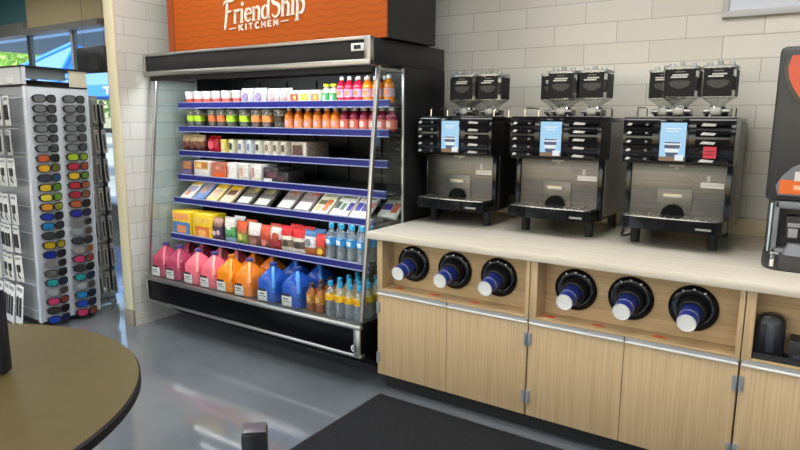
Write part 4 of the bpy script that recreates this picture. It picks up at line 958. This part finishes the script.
# ------------------------------------------------------------------ outside
grass = noise_mat('outside_paving', 'a8a6a0', 'bcb9b2', (1, 1, 1), .8)
b = MB(); b.box(-70, 10, 5.11, 75, -.12, -.02); struct(b.build('ground_outside', grass), 'pale paving outside')
tblue = P('tent_blue', '1f86e8', .5); tsheen = P('tent_sheen_blue', '6890cc', .5)  # pale roof panels put the fabric's sheen into their colour
def event_tent(x, y, hw, dp, ze, zp, label, letter=False):
    tent = thing('event_tent', label, 'tent', (x, y, -.02)); z0 = .02
    ze += z0; zp += z0
    b = MB()
    vs = [b.bm.verts.new(p) for p in ((-hw, -dp, ze), (hw, -dp, ze), (hw, dp, ze), (-hw, dp, ze), (-.05, 0, zp), (.05, 0, zp))]
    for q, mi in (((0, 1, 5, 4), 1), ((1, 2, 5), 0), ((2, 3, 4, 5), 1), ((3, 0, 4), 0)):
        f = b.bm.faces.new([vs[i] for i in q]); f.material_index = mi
    b.build('roof', [tblue, tsheen], tent, 0)
    b = MB(); b.tube([(-hw, -dp, ze), (-.05, 0, zp)], .09, 8); b.tube([(hw, -dp, ze), (.05, 0, zp)], .05, 8); b.build('ridge_band', tblue, tent)
    b = MB(); b.box(-hw, hw, -dp-.02, -dp, ze-.24, ze); b.box(-hw, hw, dp, dp+.02, ze-.24, ze); b.box(-hw-.02, -hw, -dp-.02, dp+.02, ze-.24, ze); b.box(hw, hw+.02, -dp-.02, dp+.02, ze-.24, ze)
    va = b.build('valance', tblue, tent)
    if letter:
        b = MB(); b.box(.55, .85, -dp-.03, -dp-.02, ze-.08, ze-.04); b.box(.67, .73, -dp-.03, -dp-.02, ze-.20, ze-.08); b.build('letter', white_pl, va)
    for px in (-hw+.05, hw-.05):
        for py in (-dp+.05, dp-.05):
            b = MB(); b.cyl((px, py, 0), (px, py, ze), .03, n=10); b.build('leg', silver_dk, tent)
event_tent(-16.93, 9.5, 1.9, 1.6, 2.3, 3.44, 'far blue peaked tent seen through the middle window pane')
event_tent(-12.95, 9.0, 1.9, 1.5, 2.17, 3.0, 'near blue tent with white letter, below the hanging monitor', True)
b = MB()
can = thing('forecourt_canopy', 'dark blue forecourt canopy roof high outside the windows', 'canopy', (-23.5, 16.5, -.02))
b = MB(); b.box(-11.5, 11.5, -2.5, 2.5, 4.75, 5.5, 0); b.build('deck', P('canopy_slate', '3c5a80', .6), can)
b = MB(); b.box(-11.5, 11.5, -2.56, -2.5, 4.72, 5.52, 0); b.build('fascia', P('canopy_pale', '40608a', .5), can)
for x in (1, 9):
    b = MB(); b.box(x-.2, x+.2, -.2, .2, 0, 4.75); b.build('post', P('canopy_post', 'c8c8c8', .6), can)
leaf_a = noise_mat('leaves_bright', '9cc44c', 'd2e88c', (6, 6, 6), .7); leaf_b = noise_mat('leaves_mid', '7cb048', 'b4d878', (6, 6, 6), .7)
bark = P('bark', '5a4a3a', .9)
def tree(i, x, y, h, r, lm, label):
    t = thing('tree', label, 'tree', (x, y, -.02), 0, 'trees beyond the forecourt')
    b = MB(); b.cyl((0, 0, 0), (0, 0, h*.6), .2, .1, 10); b.build('trunk', bark, t)
    rnd = random.Random(i); b = MB()
    for k in range(1500):
        u = Vector((rnd.gauss(0, 1), rnd.gauss(0, 1), rnd.gauss(0, 1))).normalized()*r*rnd.uniform(.45, 1)
        p = Vector((u.x, u.y, h*.58+u.z*.95)); M = Matrix.Translation(p) @ Matrix.Rotation(rnd.uniform(0, 6.3), 4, (rnd.random(), rnd.random(), rnd.random()+.01))
        q = [M @ Vector(c) for c in ((-.2, -.12, 0), (.2, -.12, .05), (.24, .12, 0), (-.18, .14, .05))]
        b.bm.faces.new([b.bm.verts.new(c) for c in q])
    b.build('crown', lm, t, 0)
for i, (x, y, h, r) in enumerate(((-54, 27, 8, 3.9), (-46, 27, 8.4, 3.9), (-38, 27, 8, 3.9), (-30, 27, 8.3, 3.9), (-42, 36, 9.5, 4.3), (-62, 27, 8.4, 3.9), (-22, 27, 8, 3.9))):
    tree(i, x, y, h, r, leaf_a if i % 2 == 0 else leaf_b, '%s green tree beyond the forecourt, %s of the trees from the left' % (('bright', 'mid')[i % 2], ORD[[1, 2, 4, 5, 3, 0, 6][i]]))

# ------------------------------------------------------------------ light, sky, camera
w = bpy.data.worlds.new('World'); scn.world = w; w.use_nodes = True
wn = w.node_tree; bg = wn.nodes['Background']
sky = wn.nodes.new('ShaderNodeTexSky'); sky.sky_type = 'NISHITA'; sky.sun_elevation = math.radians(48); sky.sun_rotation = math.radians(200); sky.sun_disc = False; sky.air_density = 1.2; sky.dust_density = 1.5
wn.links.new(sky.outputs[0], bg.inputs['Color']); bg.inputs['Strength'].default_value = .6
sl = bpy.data.lights.new('sun', 'SUN'); sl.energy = 3.8; sl.angle = math.radians(1); sl.color = (1, .96, .88)
so = bpy.data.objects.new('sun', sl); COL.objects.link(so); so.rotation_euler = (math.radians(38), 0, math.radians(-25))

f, pitch, yaw, roll, hcam = 618.58, .1719, .5884, .0053, 1.527
cyw, syw, cp, sp_ = math.cos(yaw), math.sin(yaw), math.cos(pitch), math.sin(pitch)
Fv = Vector((-syw*cp, cyw*cp, -sp_)); Rv = Vector((cyw, syw, 0)); Uv = Rv.cross(Fv)
cr, sr = math.cos(roll), math.sin(roll); R2_, U2_ = Rv*cr+Uv*sr, Uv*cr-Rv*sr
cam = bpy.data.cameras.new('camera'); co = bpy.data.objects.new('camera', cam); COL.objects.link(co)
cam.sensor_width = 36; cam.lens = f*36/800; cam.clip_start = .02; cam.clip_end = 300
co.matrix_world = Matrix(((R2_.x, U2_.x, -Fv.x, 0), (R2_.y, U2_.y, -Fv.y, 0), (R2_.z, U2_.z, -Fv.z, hcam), (0, 0, 0, 1)))
scn.camera = co
scn.view_settings.view_transform = 'Standard'; scn.view_settings.look = 'None'; scn.view_settings.gamma = 1; scn.view_settings.use_curve_mapping = False
scn.view_settings.exposure = 0.0
try:
    scn.cycles.use_denoising = True; scn.cycles.max_bounces = 8; scn.cycles.transmission_bounces = 8; scn.cycles.transparent_max_bounces = 12; scn.cycles.caustics_reflective = False; scn.cycles.caustics_refractive = False
    scn.cycles.sample_clamp_indirect = 6
except Exception: pass
